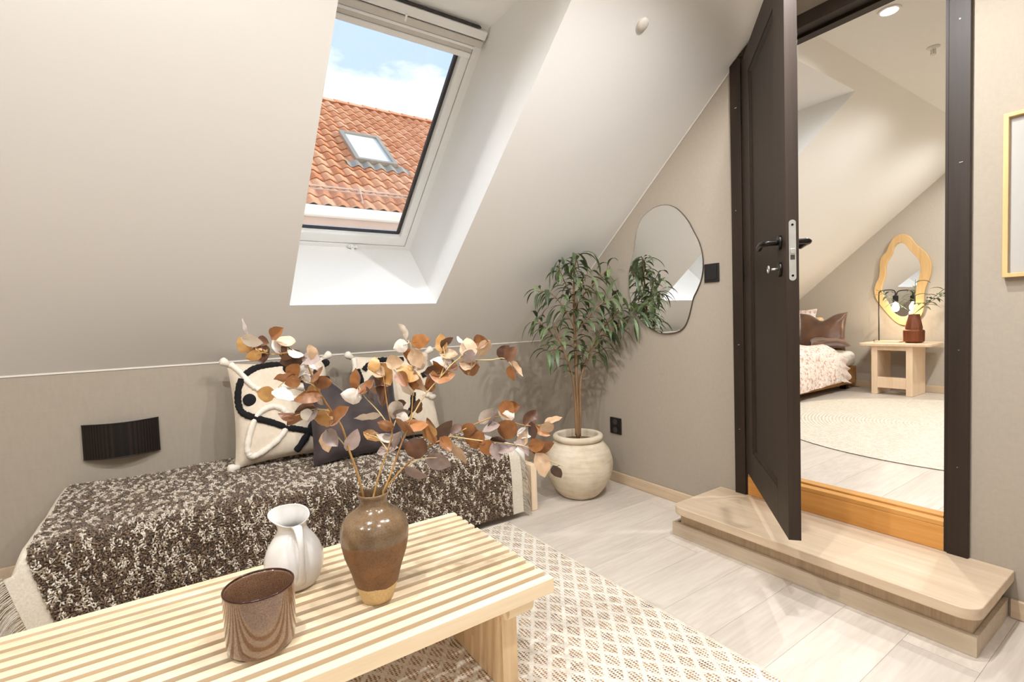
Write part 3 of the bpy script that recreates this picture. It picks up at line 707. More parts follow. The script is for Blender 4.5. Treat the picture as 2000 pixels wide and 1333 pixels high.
# ------------------------------------------------------------------ rug
def rug_mat():
    m, t, b = new_mat('flatwoven_lattice_rug'); a = N(t, 'ShaderNodeTexCoord'); s = N(t, 'ShaderNodeSeparateXYZ'); t.links.new(a.outputs['Object'], s.inputs[0])
    wob = noise(t, a.outputs['Object'], 14, 2)
    x = math_(t, 'ADD', s.outputs[0], math_(t, 'MULTIPLY', wob, .012)); y = s.outputs[1]
    u = math_(t, 'ADD', math_(t, 'DIVIDE', x, .072), math_(t, 'DIVIDE', y, .094)); v = math_(t, 'SUBTRACT', math_(t, 'DIVIDE', x, .072), math_(t, 'DIVIDE', y, .094))
    du = math_(t, 'PINGPONG', u, .5); dv = math_(t, 'PINGPONG', v, .5)
    mn = math_(t, 'MINIMUM', du, dv)                       # 0 on the lattice lines
    row = math_(t, 'SINE', math_(t, 'MULTIPLY', x, 2*math.pi/.0125)); rowi = math_(t, 'FLOOR', math_(t, 'DIVIDE', x, .0125))
    col = math_(t, 'SINE', math_(t, 'ADD', math_(t, 'MULTIPLY', y, 2*math.pi/.0085), math_(t, 'MULTIPLY', rowi, 2.1)))
    n1 = noise(t, a.outputs['Object'], 70, 3)
    knot = math_(t, 'ADD', math_(t, 'MULTIPLY', row, .5), math_(t, 'ADD', math_(t, 'MULTIPLY', col, .5), math_(t, 'MULTIPLY', math_(t, 'SUBTRACT', n1, .5), 1.6)))
    inside = ramp(t, mn, [(.10, (0, 0, 0)), (.16, (1, 1, 1))])
    kf = ramp(t, knot, [(.0, (0, 0, 0)), (.30, (1, 1, 1))])
    tint = ramp(t, noise(t, a.outputs['Object'], 22, 3), [(.35, srgb(120, 88, 60)), (.55, srgb(176, 134, 92)), (.7, srgb(150, 118, 92))])
    msk = math_(t, 'MULTIPLY', inside, kf)
    cream = ramp(t, noise(t, a.outputs['Object'], 120, 3), [(.3, srgb(222, 210, 190)), (.7, srgb(240, 232, 218))])
    t.links.new(mixc(t, msk, cream, tint), b.inputs['Base Color']); b.inputs['Roughness'].default_value = .95
    bump(t, b, math_(t, 'ADD', math_(t, 'MULTIPLY', row, .5), math_(t, 'MULTIPLY', inside, -1.)), .6, .003); return m
M['rug'] = rug_mat()
RX0, RX1, RY0, RY1 = -.75, 1.424, -.75, 2.205
rug = thing('woven_rug', ((RX0+RX1)/2, (RY0+RY1)/2, .0005), 'cream flatwoven rug with a brown diamond lattice under the slatted table', 'rug')
MB().grid(lambda u, v: (RX0+(RX1-RX0)*u, RY0+(RY1-RY0)*v, .0075+.0012*NZ.noise(Vector((u*60, v*90, 0)))), 90, 120).build('weave', M['rug'], rug, smooth=True)
MB().box(RX0, RX1, RY0, RY1, .0008, .0055).build('backing', M['border'], rug)
MB().tube([(RX1, RY0+(RY1-RY0)*k/60, .0055+.0008*math.sin(k*2.)) for k in range(61)], .0055, 6).build('selvedge', M['border'], rug, smooth=True)
MB().tube([(RX0+(RX1-RX0)*k/60, RY1, .0055) for k in range(61)], .0055, 6).build('selvedge', M['border'], rug, smooth=True)

# ------------------------------------------------------------------ slatted table
TZ = .340; TXR, TXL = .874, -.78; PITCH = .0465; SLW = .0265; YF = 1.1193
tab = thing('slatted_table', (.05, 1.42, .009), 'pale pine slatted coffee table on the lattice rug', 'table')
sm = MB().box(-(TXR-TXL)/2, (TXR-TXL)/2, 0, SLW, -.044, 0).mesh('slat', M['pine'])
for k in range(14):
    o = bpy.data.objects.new('slat', sm); COL.objects.link(o); o.parent = tab
    o.location = Vector(((TXR+TXL)/2, YF+k*PITCH, TZ))-Vector(tab.location)
    q = o.modifiers.new('bevel', 'BEVEL'); q.width = .0015; q.segments = 1
YB = YF+13*PITCH+SLW
for x0 in (.735, -.69):
    pr = lambda a, b, d: (d, a, b)
    cl = [(YF+.014, TZ-.0445), (YB-.014, TZ-.0445)]
    for k in range(7): a = math.radians(90*k/6); cl.append((YB-.05+.036*math.cos(a), TZ-.058-.036*math.sin(a)))
    for k in range(7): a = math.radians(90+90*k/6); cl.append((YF+.05+.036*math.cos(a), TZ-.058-.036*math.sin(a)))
    MB().prism(cl, pr, x0-.01, x0+.075).build('cleat', M['pine'], tab, bevel=.002)
    yl0, yl1 = YF+.075, YB-.075; nst = 10; sw = (yl1-yl0)/nst
    for k in range(nst):
        MB().box(x0, x0+.052, yl0+k*sw+.0003, yl0+(k+1)*sw-.0003, .0095, TZ-.0945).build('leg_stave', M['pine_leg'], tab)
MB().box(-.637, .734, 1.40, 1.445, TZ-.086, TZ-.0445-.0005).build('stretcher', M['pine'], tab, bevel=.002)

# ------------------------------------------------------------------ things on the table
def vase_mat():
    m, t, b = new_mat('two_tone_stoneware'); a = N(t, 'ShaderNodeTexCoord'); s = N(t, 'ShaderNodeSeparateXYZ'); t.links.new(a.outputs['Object'], s.inputs[0])
    n1 = noise(t, a.outputs['Object'], 18, 5); z = math_(t, 'ADD', s.outputs[2], math_(t, 'MULTIPLY', math_(t, 'SUBTRACT', n1, .5), .02))
    sp_ = noise(t, a.outputs['Object'], 260, 3)
    body = ramp(t, math_(t, 'ADD', math_(t, 'MULTIPLY', n1, .5), math_(t, 'MULTIPLY', sp_, .5)), [(.35, srgb(98, 66, 38)), (.65, srgb(140, 98, 58))])
    sh = ramp(t, math_(t, 'ADD', math_(t, 'MULTIPLY', n1, .6), math_(t, 'MULTIPLY', sp_, .4)), [(.35, srgb(92, 72, 50)), (.65, srgb(134, 108, 80))])
    low = ramp(t, sp_, [(.3, srgb(206, 172, 116)), (.7, srgb(228, 198, 144))])
    g1 = math_(t, 'GREATER_THAN', z, .048); g2 = ramp(t, z, [(.168, (0, 0, 0)), (.176, (1, 1, 1))])
    t.links.new(mixc(t, g1, low, mixc(t, g2, body, sh)), b.inputs['Base Color'])
    rgh = mixc(t, g2, (.5, .5, .5), (.16, .16, .16)); t.links.new(rgh, b.inputs['Roughness']); bump(t, b, sp_, .15, .001); return m
M['vase'] = vase_mat()
VB = at_z(734, 1176, TZ); VB = Vector((VB.x+.012, VB.y+.018, TZ+.0006))
vase = thing('stoneware_vase', VB, 'brown stoneware vase with pale foot holding dried branches', 'vase')
k_ = .0004156*1.0
vp = [(0, 0)]+[(r, h_) for r, h_ in [(.0400, 0), (.0430, .004), (.0575, .048), (.0690, .090), (.0830, .131), (.0906, .172), (.0915, .198), (.0850, .220), (.0700, .238), (.0520, .250), (.0410, .260), (.0375, .270), (.0385, .280), (.0425, .290), (.0432, .2945), (.0405, .2965), (.0370, .293), (.0335, .280), (.0330, .262), (.0480, .240), (.0700, .200)]]
vv_ = [(p.x, p.y) for p in cr([Vector((a, b, 0)) for a, b in vp[1:]], 3)]
MB().lathe(vv_, 56, VB).build('body', M['vase'], vase, smooth=True)

# white pitcher with a pulled spout
M['porcelain'] = plain('white_glazed_ceramic', srgb(232, 226, 218), .18, var=.015, scale=12, spec=.5)
JB = at_z(573, 1150, TZ); JB = Vector((JB.x+.010, JB.y+.020, TZ+.0006))
jug = thing('white_pitcher', JB, 'white ceramic pitcher with flared spout between the cup and the vase', 'pitcher')
spd = -(RT*.86+fw*.2); spa = math.atan2(spd.y, spd.x)
jp = [(.040, 0), (.058, .006), (.072, .030), (.080, .062), (.0795, .088), (.071, .116), (.056, .142), (.043, .160), (.0385, .174), (.0395, .188), (.0435, .202), (.0470, .212), (.0485, .218)]
jp = [(p.x, p.y) for p in cr([Vector((a, b, 0)) for a, b in jp], 3)]
jin = [(r-.004, z) for r, z in reversed(jp) if z > .02]
jfd = RT*.45-fw; jfa = math.atan2(jfd.y, jfd.x)
def jw(q, a):
    x, y, z = q; t = max(0, (z-.15)/.074); d = a-spa; c_ = math.cos(d)
    pull = t*t*(.020*max(0, c_)**3 - .006*math.sin(d)**2); r = math.hypot(x, y); k = (r+pull)/r
    fr_ = math.cos(a-jfa)
    z2 = z + t*t*(.010*max(0, c_)**2 - .022*fr_ - .012)
    k *= 1 + .10*t*t*max(0, fr_)
    return (x*k, y*k, z2)
MB().lathe(jp+jin, 64, JB, jw).build('body', M['porcelain'], jug, smooth=True)
hd_ = (RT*.55-fw*.75); hd_.z = 0; hd_.normalize(); J = lambda r, z: tuple(JB+hd_*r+Vector((0, 0, z)))
hp = cr([J(.047, .186), J(.068, .190), J(.088, .168), J(.098, .125), J(.096, .080), J(.083, .045), J(.068, .028)], 6)
hm = MB(); sd = Vector((-hd_.y, hd_.x, 0)); PQ = []
for i, p in enumerate(hp):
    tng = (hp[min(i+1, len(hp)-1)]-hp[max(i-1, 0)]).normalized(); nr = sd.cross(tng).normalized(); wd = .011+.003*math.cos(i/len(hp)*6)
    PQ += [p+sd*wd*math.cos(a)+nr*.005*math.sin(a) for a in [k*math.pi/5 for k in range(10)]]
hm.add(PQ, [(i*10+j, i*10+(j+1) % 10, (i+1)*10+(j+1) % 10, (i+1)*10+j) for i in range(len(hp)-1) for j in range(10)])
hm.build('handle', M['porcelain'], jug, smooth=True)

# brown glazed cup
m_, t_, b_ = new_mat('speckled_brown_glass'); v = coords(t_); f = noise(t_, v, 420, 2); g_ = noise(t_, v, 6, 3)
t_.links.new(ramp(t_, math_(t_, 'ADD', math_(t_, 'MULTIPLY', f, .55), math_(t_, 'MULTIPLY', g_, .45)), [(.36, srgb(88, 58, 40)), (.62, srgb(142, 108, 82))]), b_.inputs['Base Color'])
b_.inputs['Roughness'].default_value = .10; b_.inputs['Specular IOR Level'].default_value = .75; b_.inputs['Coat Weight'].default_value = .8; b_.inputs['Coat Roughness'].default_value = .04; M['cupglaze'] = m_
M['cuprim'] = plain('dark_brown_rim', srgb(58, 30, 20), .15, var=.1)
KB = at_z(512, 1272, TZ); KB = Vector((KB.x+.004, KB.y+.030, TZ+.0006))
cup = thing('brown_candle_cup', KB, 'glossy speckled brown cup nearest the viewer on the table', 'cup')
cp = [(.060, 0), (.068, .002), (.0735, .010), (.0760, .030), (.0775, .080), (.0780, .1400), (.0775, .1440)]
ci = [(.0745, .1440), (.0725, .138), (.0715, .080), (.0700, .030), (.060, .016), (.030, .013), (.001, .0125)]
MB().lathe([(.001, 0)]+cp+ci, 64, KB).build('body', M['cupglaze'], cup, smooth=True, bevel=0)
MB().lathe([(.0778, .1425), (.0782, .1452), (.0760, .1470), (.0738, .1452), (.0740, .1425), (.0778, .1425)], 64, KB, None, False).build('rim', M['cuprim'], cup, smooth=True)

# ------------------------------------------------------------------ dried branches in the vase
def eu_mat(name, c1, c2, back):
    m, t, b = new_mat(name); f = noise(t, coords(t), 45, 4); o = N(t, 'ShaderNodeObjectInfo')
    s = math_(t, 'ADD', math_(t, 'MULTIPLY', f, .6), math_(t, 'MULTIPLY', o.outputs['Random'], .4))
    t.links.new(ramp(t, s, [(.25, c1), (.75, c2)]), b.inputs['Base Color'])
    b.inputs['Roughness'].default_value = .42; b.inputs['Sheen Weight'].default_value = .2; bump(t, b, f, .2, .002); return m
EM = {'B': eu_mat('copper_leaf', srgb(120, 72, 30), srgb(168, 108, 52), None), 'D': eu_mat('dark_brown_leaf', srgb(66, 42, 28), srgb(112, 72, 44), None),
      'G': eu_mat('golden_leaf', srgb(168, 118, 58), srgb(206, 160, 98), None), 'L': eu_mat('silvery_leaf', srgb(206, 188, 168), srgb(236, 226, 214), None),
      'P': eu_mat('mauve_grey_leaf', srgb(132, 112, 104), srgb(178, 156, 146), None), 'T': eu_mat('tan_leaf', srgb(172, 134, 98), srgb(208, 176, 142), None)}
M['twig'] = wood('dried_twig', srgb(140, 92, 44), srgb(196, 156, 92), 2, 90, .6, .1)
M['twigpale'] = plain('pale_twig', srgb(206, 182, 128), .6, var=.15)
VD = (VB+Vector((0, 0, .2))-CAM).dot(fw)
Z3 = lambda a, b: (440+a/2.854, 600+b/2.854)
BR = [
 ('copper-leaved dried branch in the vase arching to the far left', 0, -.10, [[(785, 1120), (770, 1075), (735, 930), (690, 800), (650, 670), (590, 580), (510, 450), (470, 350), (430, 270), (350, 255), (270, 265), (205, 250), (145, 205), (120, 150)], [(690, 800), (640, 740), (595, 690)], [(590, 580), (500, 570), (440, 590), (370, 610)], [(510, 450), (430, 400), (350, 410), (300, 440)]]),
 ('short upright dried branch in the middle of the vase', 0, .16, [[(815, 1120), (825, 1060), (860, 930), (905, 800), (930, 690), (905, 560), (890, 450), (880, 380)], [(930, 690), (860, 590), (770, 490), (735, 420)], [(905, 800), (850, 730), (800, 715)], [(930, 690), (960, 600), (965, 540)]]),
 ('tall dried branch in the vase reaching up to the right', 0, .06, [[(850, 1120), (890, 1050), (940, 900), (980, 770), (1030, 640), (1045, 480), (1040, 250), (1020, 185)], [(1030, 640), (1100, 510), (1200, 390), (1300, 290), (1400, 295), (1480, 295), (1560, 290), (1630, 370)], [(1045, 480), (980, 400), (940, 350)], [(1200, 390), (1225, 300), (1215, 220)], [(1300, 290), (1350, 240), (1420, 210)]]),
 ('low dried branch in the vase stretching right towards the planter', 0, .12, [[(845, 1120), (900, 1040), (1000, 900), (1130, 780), (1260, 720), (1400, 650), (1530, 610), (1640, 655), (1750, 660), (1855, 622)], [(1260, 720), (1380, 740), (1480, 752), (1600, 765), (1680, 780), (1760, 830), (1880, 890)], [(1000, 900), (1080, 850), (1180, 840)], [(1130, 780), (1150, 720)], [(1530, 610), (1560, 570)]])]
LV = [(103, 212, 92, 76, 60, 'G'), (110, 112, 90, 14, 75, 'P'), (212, 190, 64, 52, 20, 'D'), (208, 260, 102, 95, 80, 'D'), (287, 143, 90, 65, -30, 'B'), (335, 185, 95, 50, 0, 'T'), (335, 255, 84, 70, 45, 'D'), (370, 290, 115, 92, -20, 'D'), (392, 250, 95, 25, 30, 'L'),
 (473, 262, 100, 70, 85, 'T'), (410, 355, 130, 70, -10, 'L'), (345, 412, 145, 55, -8, 'B'), (507, 375, 100, 45, -65, 'B'), (225, 485, 92, 80, 10, 'G'), (320, 500, 115, 42, 15, 'L'), (458, 500, 128, 65, -20, 'B'), (445, 578, 104, 80, -10, 'D'), (535, 620, 125, 92, 5, 'G'), (642, 612, 138, 72, -45, 'B'), (350, 602, 92, 35, -5, 'B'), (400, 635, 115, 40, -25, 'B'),
 (700, 497, 110, 82, 10, 'L'), (795, 620, 128, 46, 12, 'L'), (598, 730, 104, 80, 50, 'P'), (705, 740, 115, 60, -55, 'P'), (565, 750, 112, 42, 80, 'T'), (820, 727, 104, 34, 20, 'G'), (910, 708, 122, 28, -10, 'L'), (732, 400, 104, 35, 80, 'B'), (850, 475, 155, 82, 60, 'D'), (895, 375, 125, 88, 60, 'G'), (830, 318, 74, 62, 90, 'G'), (945, 308, 96, 72, 0, 'T'), (1010, 280, 114, 64, 50, 'B'), (1005, 355, 94, 60, 10, 'G'), (1085, 305, 100, 76, -40, 'L'), (1010, 440, 124, 60, 70, 'L'), (1095, 410, 124, 50, 65, 'T'), (985, 138, 96, 44, 50, 'L'), (1088, 190, 95, 76, -10, 'B'),
 (1205, 200, 98, 66, 80, 'G'), (1200, 300, 112, 70, 10, 'L'), (1245, 262, 94, 50, 0, 'T'), (1355, 228, 108, 90, 80, 'T'), (1425, 195, 80, 74, 0, 'B'), (1447, 235, 104, 60, -60, 'T'), (1310, 180, 44, 18, 60, 'L'), (1210, 383, 128, 65, -8, 'B'), (1360, 333, 104, 96, 0, 'B'), (1597, 262, 88, 60, -60, 'D'), (1618, 350, 100, 24, 55, 'T'), (960, 547, 84, 48, 5, 'D'),
 (895, 655, 84, 48, 10, 'B'), (1000, 660, 120, 58, 35, 'B'), (1065, 655, 124, 48, 10, 'B'), (1150, 690, 132, 38, 85, 'B'), (1215, 695, 142, 72, -55, 'D'), (1060, 790, 124, 108, 20, 'D'), (905, 797, 114, 40, -5, 'P'), (965, 745, 94, 30, -80, 'P'), (1190, 858, 132, 92, 25, 'P'), (1062, 920, 134, 70, 15, 'P'), (1292, 812, 142, 66, 60, 'T'), (1385, 730, 124, 96, 30, 'B'), (1455, 605, 104, 60, -55, 'L'), (1490, 622, 94, 30, -60, 'P'),
 (1570, 572, 98, 80, 70, 'B'), (1570, 680, 114, 100, 30, 'B'), (1700, 620, 98, 72, -50, 'D'), (1675, 707, 94, 50, 10, 'L'), (1480, 672, 94, 34, -20, 'P'), (1525, 740, 84, 40, -10, 'D'), (1560, 782, 132, 34, 12, 'P'), (1650, 792, 104, 38, 40, 'P'), (1510, 808, 94, 50, 70, 'P'), (1770, 780, 118, 76, -25, 'B'), (1758, 882, 132, 80, 70, 'T'), (1850, 915, 78, 52, 60, 'D'), (1830, 632, 94, 20, -25, 'T'), (1768, 690, 90, 34, 45, 'B'), (1285, 682, 66, 44, -40, 'D'), (452, 405, 66, 30, 50, 'L'), (460, 342, 76, 52, 0, 'L')]
branches = []
for bi, (lab, d0, d1, lines) in enumerate(BR):
    base = at_d(*Z3(*lines[0][0]), VD)
    root = thing('dried_branch', (base.x, base.y, VB.z+.06), lab, 'branch', 'dried branches in the stoneware vase')
    main = None; samp = []; p0z = Vector((820, 1060))
    for li, ln in enumerate(lines):
        P2 = cr([Vector((a, b, 0)) for a, b in ln], 6); P = []
        for q in P2:
            dist = (Vector((q.x, q.y))-p0z).length/900
            P.append(at_d(*Z3(q.x, q.y), VD+d1*dist*(1 if q.y < 1060 else 0)))
        if li == 0:
            # the cut end stands inside the vase
            inner = Vector((VB.x+(P[0].x-VB.x)*.25, VB.y+(P[0].y-VB.y)*.25, VB.z+.07))
            for i, p in enumerate(P):
                if p.z < VB.z+.292:
                    t = (p.z-VB.z)/.292; c_ = Vector((VB.x, VB.y, p.z)); off = p-c_; lim = .027
                    if off.length > lim: P[i] = c_+off.normalized()*lim
            # the branch must clear the rim: blend the first free points from the mouth outwards
            k0 = next(i for i, p in enumerate(P) if p.z >= VB.z+.292)
            off = P[k0]-Vector((VB.x, VB.y, P[k0].z))
            if off.length > .028:
                sh = off-off.normalized()*.028
                for i in range(k0, len(P)):
                    ff = max(0, 1-(i-k0)/14.); P[i] = P[i]-sh*ff*ff
            P = [inner]+P
        r0 = .0034 if li == 0 else .0020
        m_ = len(P); tb_ = MB().tube(P, [r0+(.0011-r0)*i/(m_-1) for i in range(m_)], 6)
        nm = 'stem' if li == 0 else 'twig'
        tb_.build(nm, M['twig'] if li == 0 else M['twigpale'], root, smooth=True)
        samp += [(Vector((q.x, q.y)), P[i+1 if li == 0 else i]) for i, q in enumerate(P2) if q.y < 960]
    branches.append((root, samp))
for root, samp in branches:                      # smaller leaves filling in along the twigs
    for q, P in samp[6::5]:
        if (q.x < 1150 and q.y > 640) or rnd() < .25: continue
        a_ = U(0, 6.28); LV.append((q.x+math.cos(a_)*U(30, 60), q.y+math.sin(a_)*U(30, 60), U(70, 105), U(35, 80), math.degrees(a_)+U(-35, 35), random.choice('BBGDTLP')))
assigned = []
for (zx, zy, ln, wd, ang, colr) in LV:
    best = None
    for root, samp in branches:
        for q, P in samp:
            d = (q-Vector((zx, zy))).length
            if best is None or d < best[0]: best = (d, root, q, P)
    d, root, q, P = best
    D = (P-CAM).dot(fw)+U(-.018, .018); ctr = at_d(*Z3(zx, zy), D); s = D/FPX/2.854*1.12
    ca_, sa_ = math.cos(math.radians(ang)), -math.sin(math.radians(ang))
    ax = RT*ca_+UP*sa_; bx = UP*ca_-RT*sa_
    if (Vector((zx, zy))+Vector((math.cos(math.radians(ang)), math.sin(math.radians(ang))))*ln/2-q).length < (Vector((zx, zy))-Vector((math.cos(math.radians(ang)), math.sin(math.radians(ang))))*ln/2-q).length: ax = -ax
    wr_ = max(wd, ln*.72); tl = math.acos(min(1, wd/wr_))*(1 if rnd() < .6 else -1); bt = bx*math.cos(tl)+fw*math.sin(tl)
    nr = ax.cross(bt); ft = U(-.35, .35); ax2 = (ax*math.cos(ft)+nr*math.sin(ft)).normalized(); nr = ax2.cross(bt)
    Lm, Wm_ = ln*s/2/math.cos(ft), wr_*s/2; mb = MB(); P_ = []; n = 8; cup_ = U(-.15, .5)*Wm_; crl = U(-.08, .26); wv_ = U(.02, .07)
    for k in range(n+1):
        t = k/n; yy = 2*t-1; w_ = Wm_*(math.sin(math.pi*t**.82)**.62)*(1 if t < .55 else 1-.22*((t-.55)/.45)**2)*(1+wv_*math.sin(k*2.1+wv_*40)) if 0 < k < n else .0004
        for e in (-1, -.5, 0, .5, 1):
            P_.append(ctr+ax2*yy*Lm+bt*e*w_+nr*(cup_*(.5*e*e+.8*abs(e))*(w_/Wm_)+crl*Lm*(yy*yy-.3)+.05*Wm_*math.sin(k*1.7+e*2.3+wv_*50)))
    fs = [(k*5+j, k*5+j+1, (k+1)*5+j+1, (k+1)*5+j) for k in range(n) for j in range(4)]
    mb.add(P_, fs); b0 = ctr-ax2*Lm+nr*(crl*Lm*.7)
    mb.tube([P, P.lerp(b0, .5)+Vector((0, 0, -.003)), b0, ctr-ax2*Lm*.3], [.0011, .0010, .0009, .0005], 4, False)
    mb.build('leaf', EM[colr], root, smooth=True)

# ------------------------------------------------------------------ bedroom beyond the door
BOF = .055; BY = -1.25
HOLE3 = (2.66, 3.556, 2.65, 1.373); YCB = KY-(CZ-KZ-BOF)/SL
M['bedslope'] = linen('bedroom_off_white_paint', srgb(240, 235, 226), .012, .06)
c = MB(); slope_panel(c, BX0, BX1, HOLE3, 1, BOF, YCB); o = c.build('ceiling', M['bedslope']); struct(o, 'off-white sloping ceiling of the bedroom', 'ceiling')
c = MB(); c.quad((BX0, YCB, CZ), (BX1, YCB, CZ), (BX1, BY, CZ), (BX0, BY, CZ)); o = c.build('ceiling', M['ceil']); struct(o, 'flat white ceiling of the bedroom', 'ceiling')
skylight(HOLE3, 1, BOF, 3, False, 'roof window of the bedroom, half hidden by the open door')
M['greige_lit'] = linen('brightened_greige_linen', srgb(184, 173, 157), .05, .3)  # same greige paint, the bedroom's stronger light put into a lighter colour
o = MB().box(BX1, BX1+.12, BY-.1, KY+.3, .2, CZ+.2).build('wall_far', M['greige_lit']); struct(o, 'greige end wall of the bedroom with the wavy mirror', 'wall')
o = MB().box(BX0, BX1, KY+BOF/SL, KY+BOF/SL+.12, .2, KZ+.1).build('wall_back', M['greige']); struct(o, 'low greige knee wall of the bedroom', 'wall')
o = MB().box(BX0, BX1, BY-.1, BY, .2, CZ+.1).build('wall_front', M['greige']); struct(o, 'greige side wall of the bedroom out of sight', 'wall')
bf = MB().box(BX0, BX1, BY, KY+.065, .2, BZ-.008).build('floor', M['sub']); struct(bf, 'pale oak plank floor of the bedroom', 'floor')
planks(bf, BX0+.022, BX1, BY, KY+.06, BZ)
baseboard('baseboard_far', BX1-BT, BX1, BY+.01, KY, BZ+.0006, 'oak baseboard along the bedroom end wall')
# round rug
m_, t_, b_ = new_mat('braided_jute'); tc_ = N(t_, 'ShaderNodeTexCoord'); ln_ = N(t_, 'ShaderNodeVectorMath', operation='LENGTH'); t_.links.new(tc_.outputs['Object'], ln_.inputs[0])
rg = math_(t_, 'SINE', math_(t_, 'MULTIPLY', ln_.outputs['Value'], 2*math.pi/.022)); n1 = noise(t_, tc_.outputs['Object'], 60, 3)
t_.links.new(ramp(t_, math_(t_, 'ADD', math_(t_, 'MULTIPLY', rg, .12), n1), [(.3, srgb(214, 200, 178)), (.7, srgb(238, 228, 212))]), b_.inputs['Base Color']); b_.inputs['Roughness'].default_value = .95; bump(t_, b_, rg, .6, .004)
rc = Vector((4.27, 1.02, BZ+.0005))
o = MB().lathe([(.001, 0), (1.165, 0), (1.172, .005), (1.165, .010), (.001, .010)], 96, rc).build('round_rug', m_, None, at=rc); tag(o, 'round pale braided rug on the bedroom floor', 'rug')
# wavy mirror
def resample(P, n):
    P = [Vector((p[0], p[1])) for p in P]; P.append(P[0]); L_ = [0]
    for a, b in zip(P, P[1:]): L_.append(L_[-1]+(b-a).length)
    o = []; j = 0
    for k in range(n):
        s = L_[-1]*k/n
        while L_[j+1] < s: j += 1
        o.append(tuple(P[j].lerp(P[j+1], (s-L_[j])/(L_[j+1]-L_[j]+1e-12))))
    return o
def far_pts(L_): 
    q = [(at_x(1540+a/6.25, 420+b/6.25, BX1).y, at_x(1540+a/6.25, 420+b/6.25, BX1).z) for a, b in L_]
    return resample([(p.x, p.y) for p in cr([Vector((a, b, 0)) for a, b in q], 6, True)], 96)
mo_ = far_pts([(1400, 235), (1490, 265), (1560, 350), (1640, 420), (1710, 490), (1752, 590), (1757, 680), (1735, 780), (1695, 860), (1672, 950), (1668, 1050), (1668, 1130), (1640, 1220), (1570, 1300), (1470, 1345), (1370, 1335), (1280, 1270), (1180, 1160), (1090, 1040), (1060, 930), (1075, 850), (1110, 780), (1125, 700), (1125, 600), (1150, 510), (1210, 450), (1240, 370), (1300, 280)])
mi_ = far_pts([(1385, 340), (1440, 365), (1490, 430), (1550, 490), (1600, 550), (1625, 640), (1615, 730), (1585, 830), (1570, 920), (1563, 1000), (1562, 1080), (1535, 1160), (1470, 1225), (1380, 1240), (1290, 1190), (1240, 1100), (1170, 980), (1145, 900), (1160, 840), (1195, 740), (1200, 640), (1225, 560), (1270, 490), (1290, 420), (1330, 360)])
wm = thing('wavy_mirror', (BX1, 1.86, .93), 'mirror in a wavy light oak frame above the nightstand', 'mirror')
MB().ring(mo_, mi_, px, BX1-.030, BX1-.002).build('frame', M['framewood'], wm, bevel=.004, seg=3)
MB().prism(mi_, px, BX1-.012, BX1-.006).build('mirror_glass', M['mirror'], wm)
# nightstand
M['nswood'] = wood('pale_beech', srgb(224, 194, 160), srgb(240, 216, 186), 2, 50, .5)
ns = thing('nightstand', (5.62, 1.82, BZ), 'pale beech nightstand with panel legs beside the bed', 'nightstand')
NT = .752
def rr4(x0, x1, y0, y1, r, n=6):
    p = []
    for cx, cy, a0 in ((x1-r, y1-r, 0), (x0+r, y1-r, 90), (x0+r, y0+r, 180), (x1-r, y0+r, 270)):
        for k in range(n+1): a = math.radians(a0+90*k/n); p.append((cx+r*math.cos(a), cy+r*math.sin(a)))
    return p
MB().prism(rr4(5.405, 5.815, 1.530, 2.085, .05), pz, NT-.026, NT).build('top', M['nswood'], ns, bevel=.006, seg=3)
MB().box(5.45, 5.77, 1.935, 1.985, BZ+.001, NT-.0265).build('side_panel', M['nswood'], ns, bevel=.003)
MB().box(5.45, 5.77, 1.665, 1.715, BZ+.001, NT-.0265).build('side_panel', M['nswood'], ns, bevel=.003)
MB().box(5.452, 5.475, 1.7155, 1.9345, NT-.066, NT-.0265).build('rail', M['nswood'], ns)
MB().box(5.452, 5.475, 1.7155, 1.9345, .335, .435).build('rail', M['nswood'], ns)
# lamp
lamp = thing('bedside_lamp', (5.62, 1.93, NT+.0005), 'thin black bedside lamp with a hanging bare bulb', 'lamp')
MB().prism(rr4(5.56, 5.70, 1.80, 2.01, .02), pz, NT+.0006, NT+.014).build('base', M['nswood'], lamp, bevel=.003)
LX = 5.62; lpth = cr([(LX, 1.982, NT+.014), (LX, 1.982, 1.0), (LX, 1.982, 1.20), (LX, 1.974, 1.236), (LX, 1.945, 1.248), (LX, 1.885, 1.248), (LX, 1.856, 1.236), (LX, 1.848, 1.205)], 6)
MB().tube(lpth, .005, 8).build('stem', M['black'], lamp, smooth=True)
MB().tube([(LX, 1.848, 1.205), (LX, 1.848, 1.195), (LX, 1.848, 1.192), (LX, 1.848, 1.135)], [.008, .010, .022, .022], 16).build('socket', M['black'], lamp, bevel=.002)
bulb = MB().lathe([(.010, 0), (.013, -.012), (.026, -.034), (.031, -.055), (.026, -.078), (.012, -.090), (.001, -.092)], 20, (LX, 1.848, 1.134)).build('bulb', emit('lit_bulb', (1, .90, .76), 5), lamp, smooth=True)
pl_ = bpy.data.lights.new('bulb_glow', 'POINT'); pl_.energy = 5*WATT; pl_.color = (1, .84, .62); pl_.shadow_soft_size = .03
po = bpy.data.objects.new('bulb_glow', pl_); COL.objects.link(po); po.parent = lamp; po.location = Vector((LX, 1.848, 1.02))-Vector(lamp.location)
MB().tube(cr([(5.62, 2.01, NT+.008), (5.74, 2.06, NT+.006), (5.822, 2.10, NT-.02), (5.828, 2.10, .5), (5.828, 2.12, .33)], 6), .003, 6).build('cord', M['black'], lamp, smooth=True)
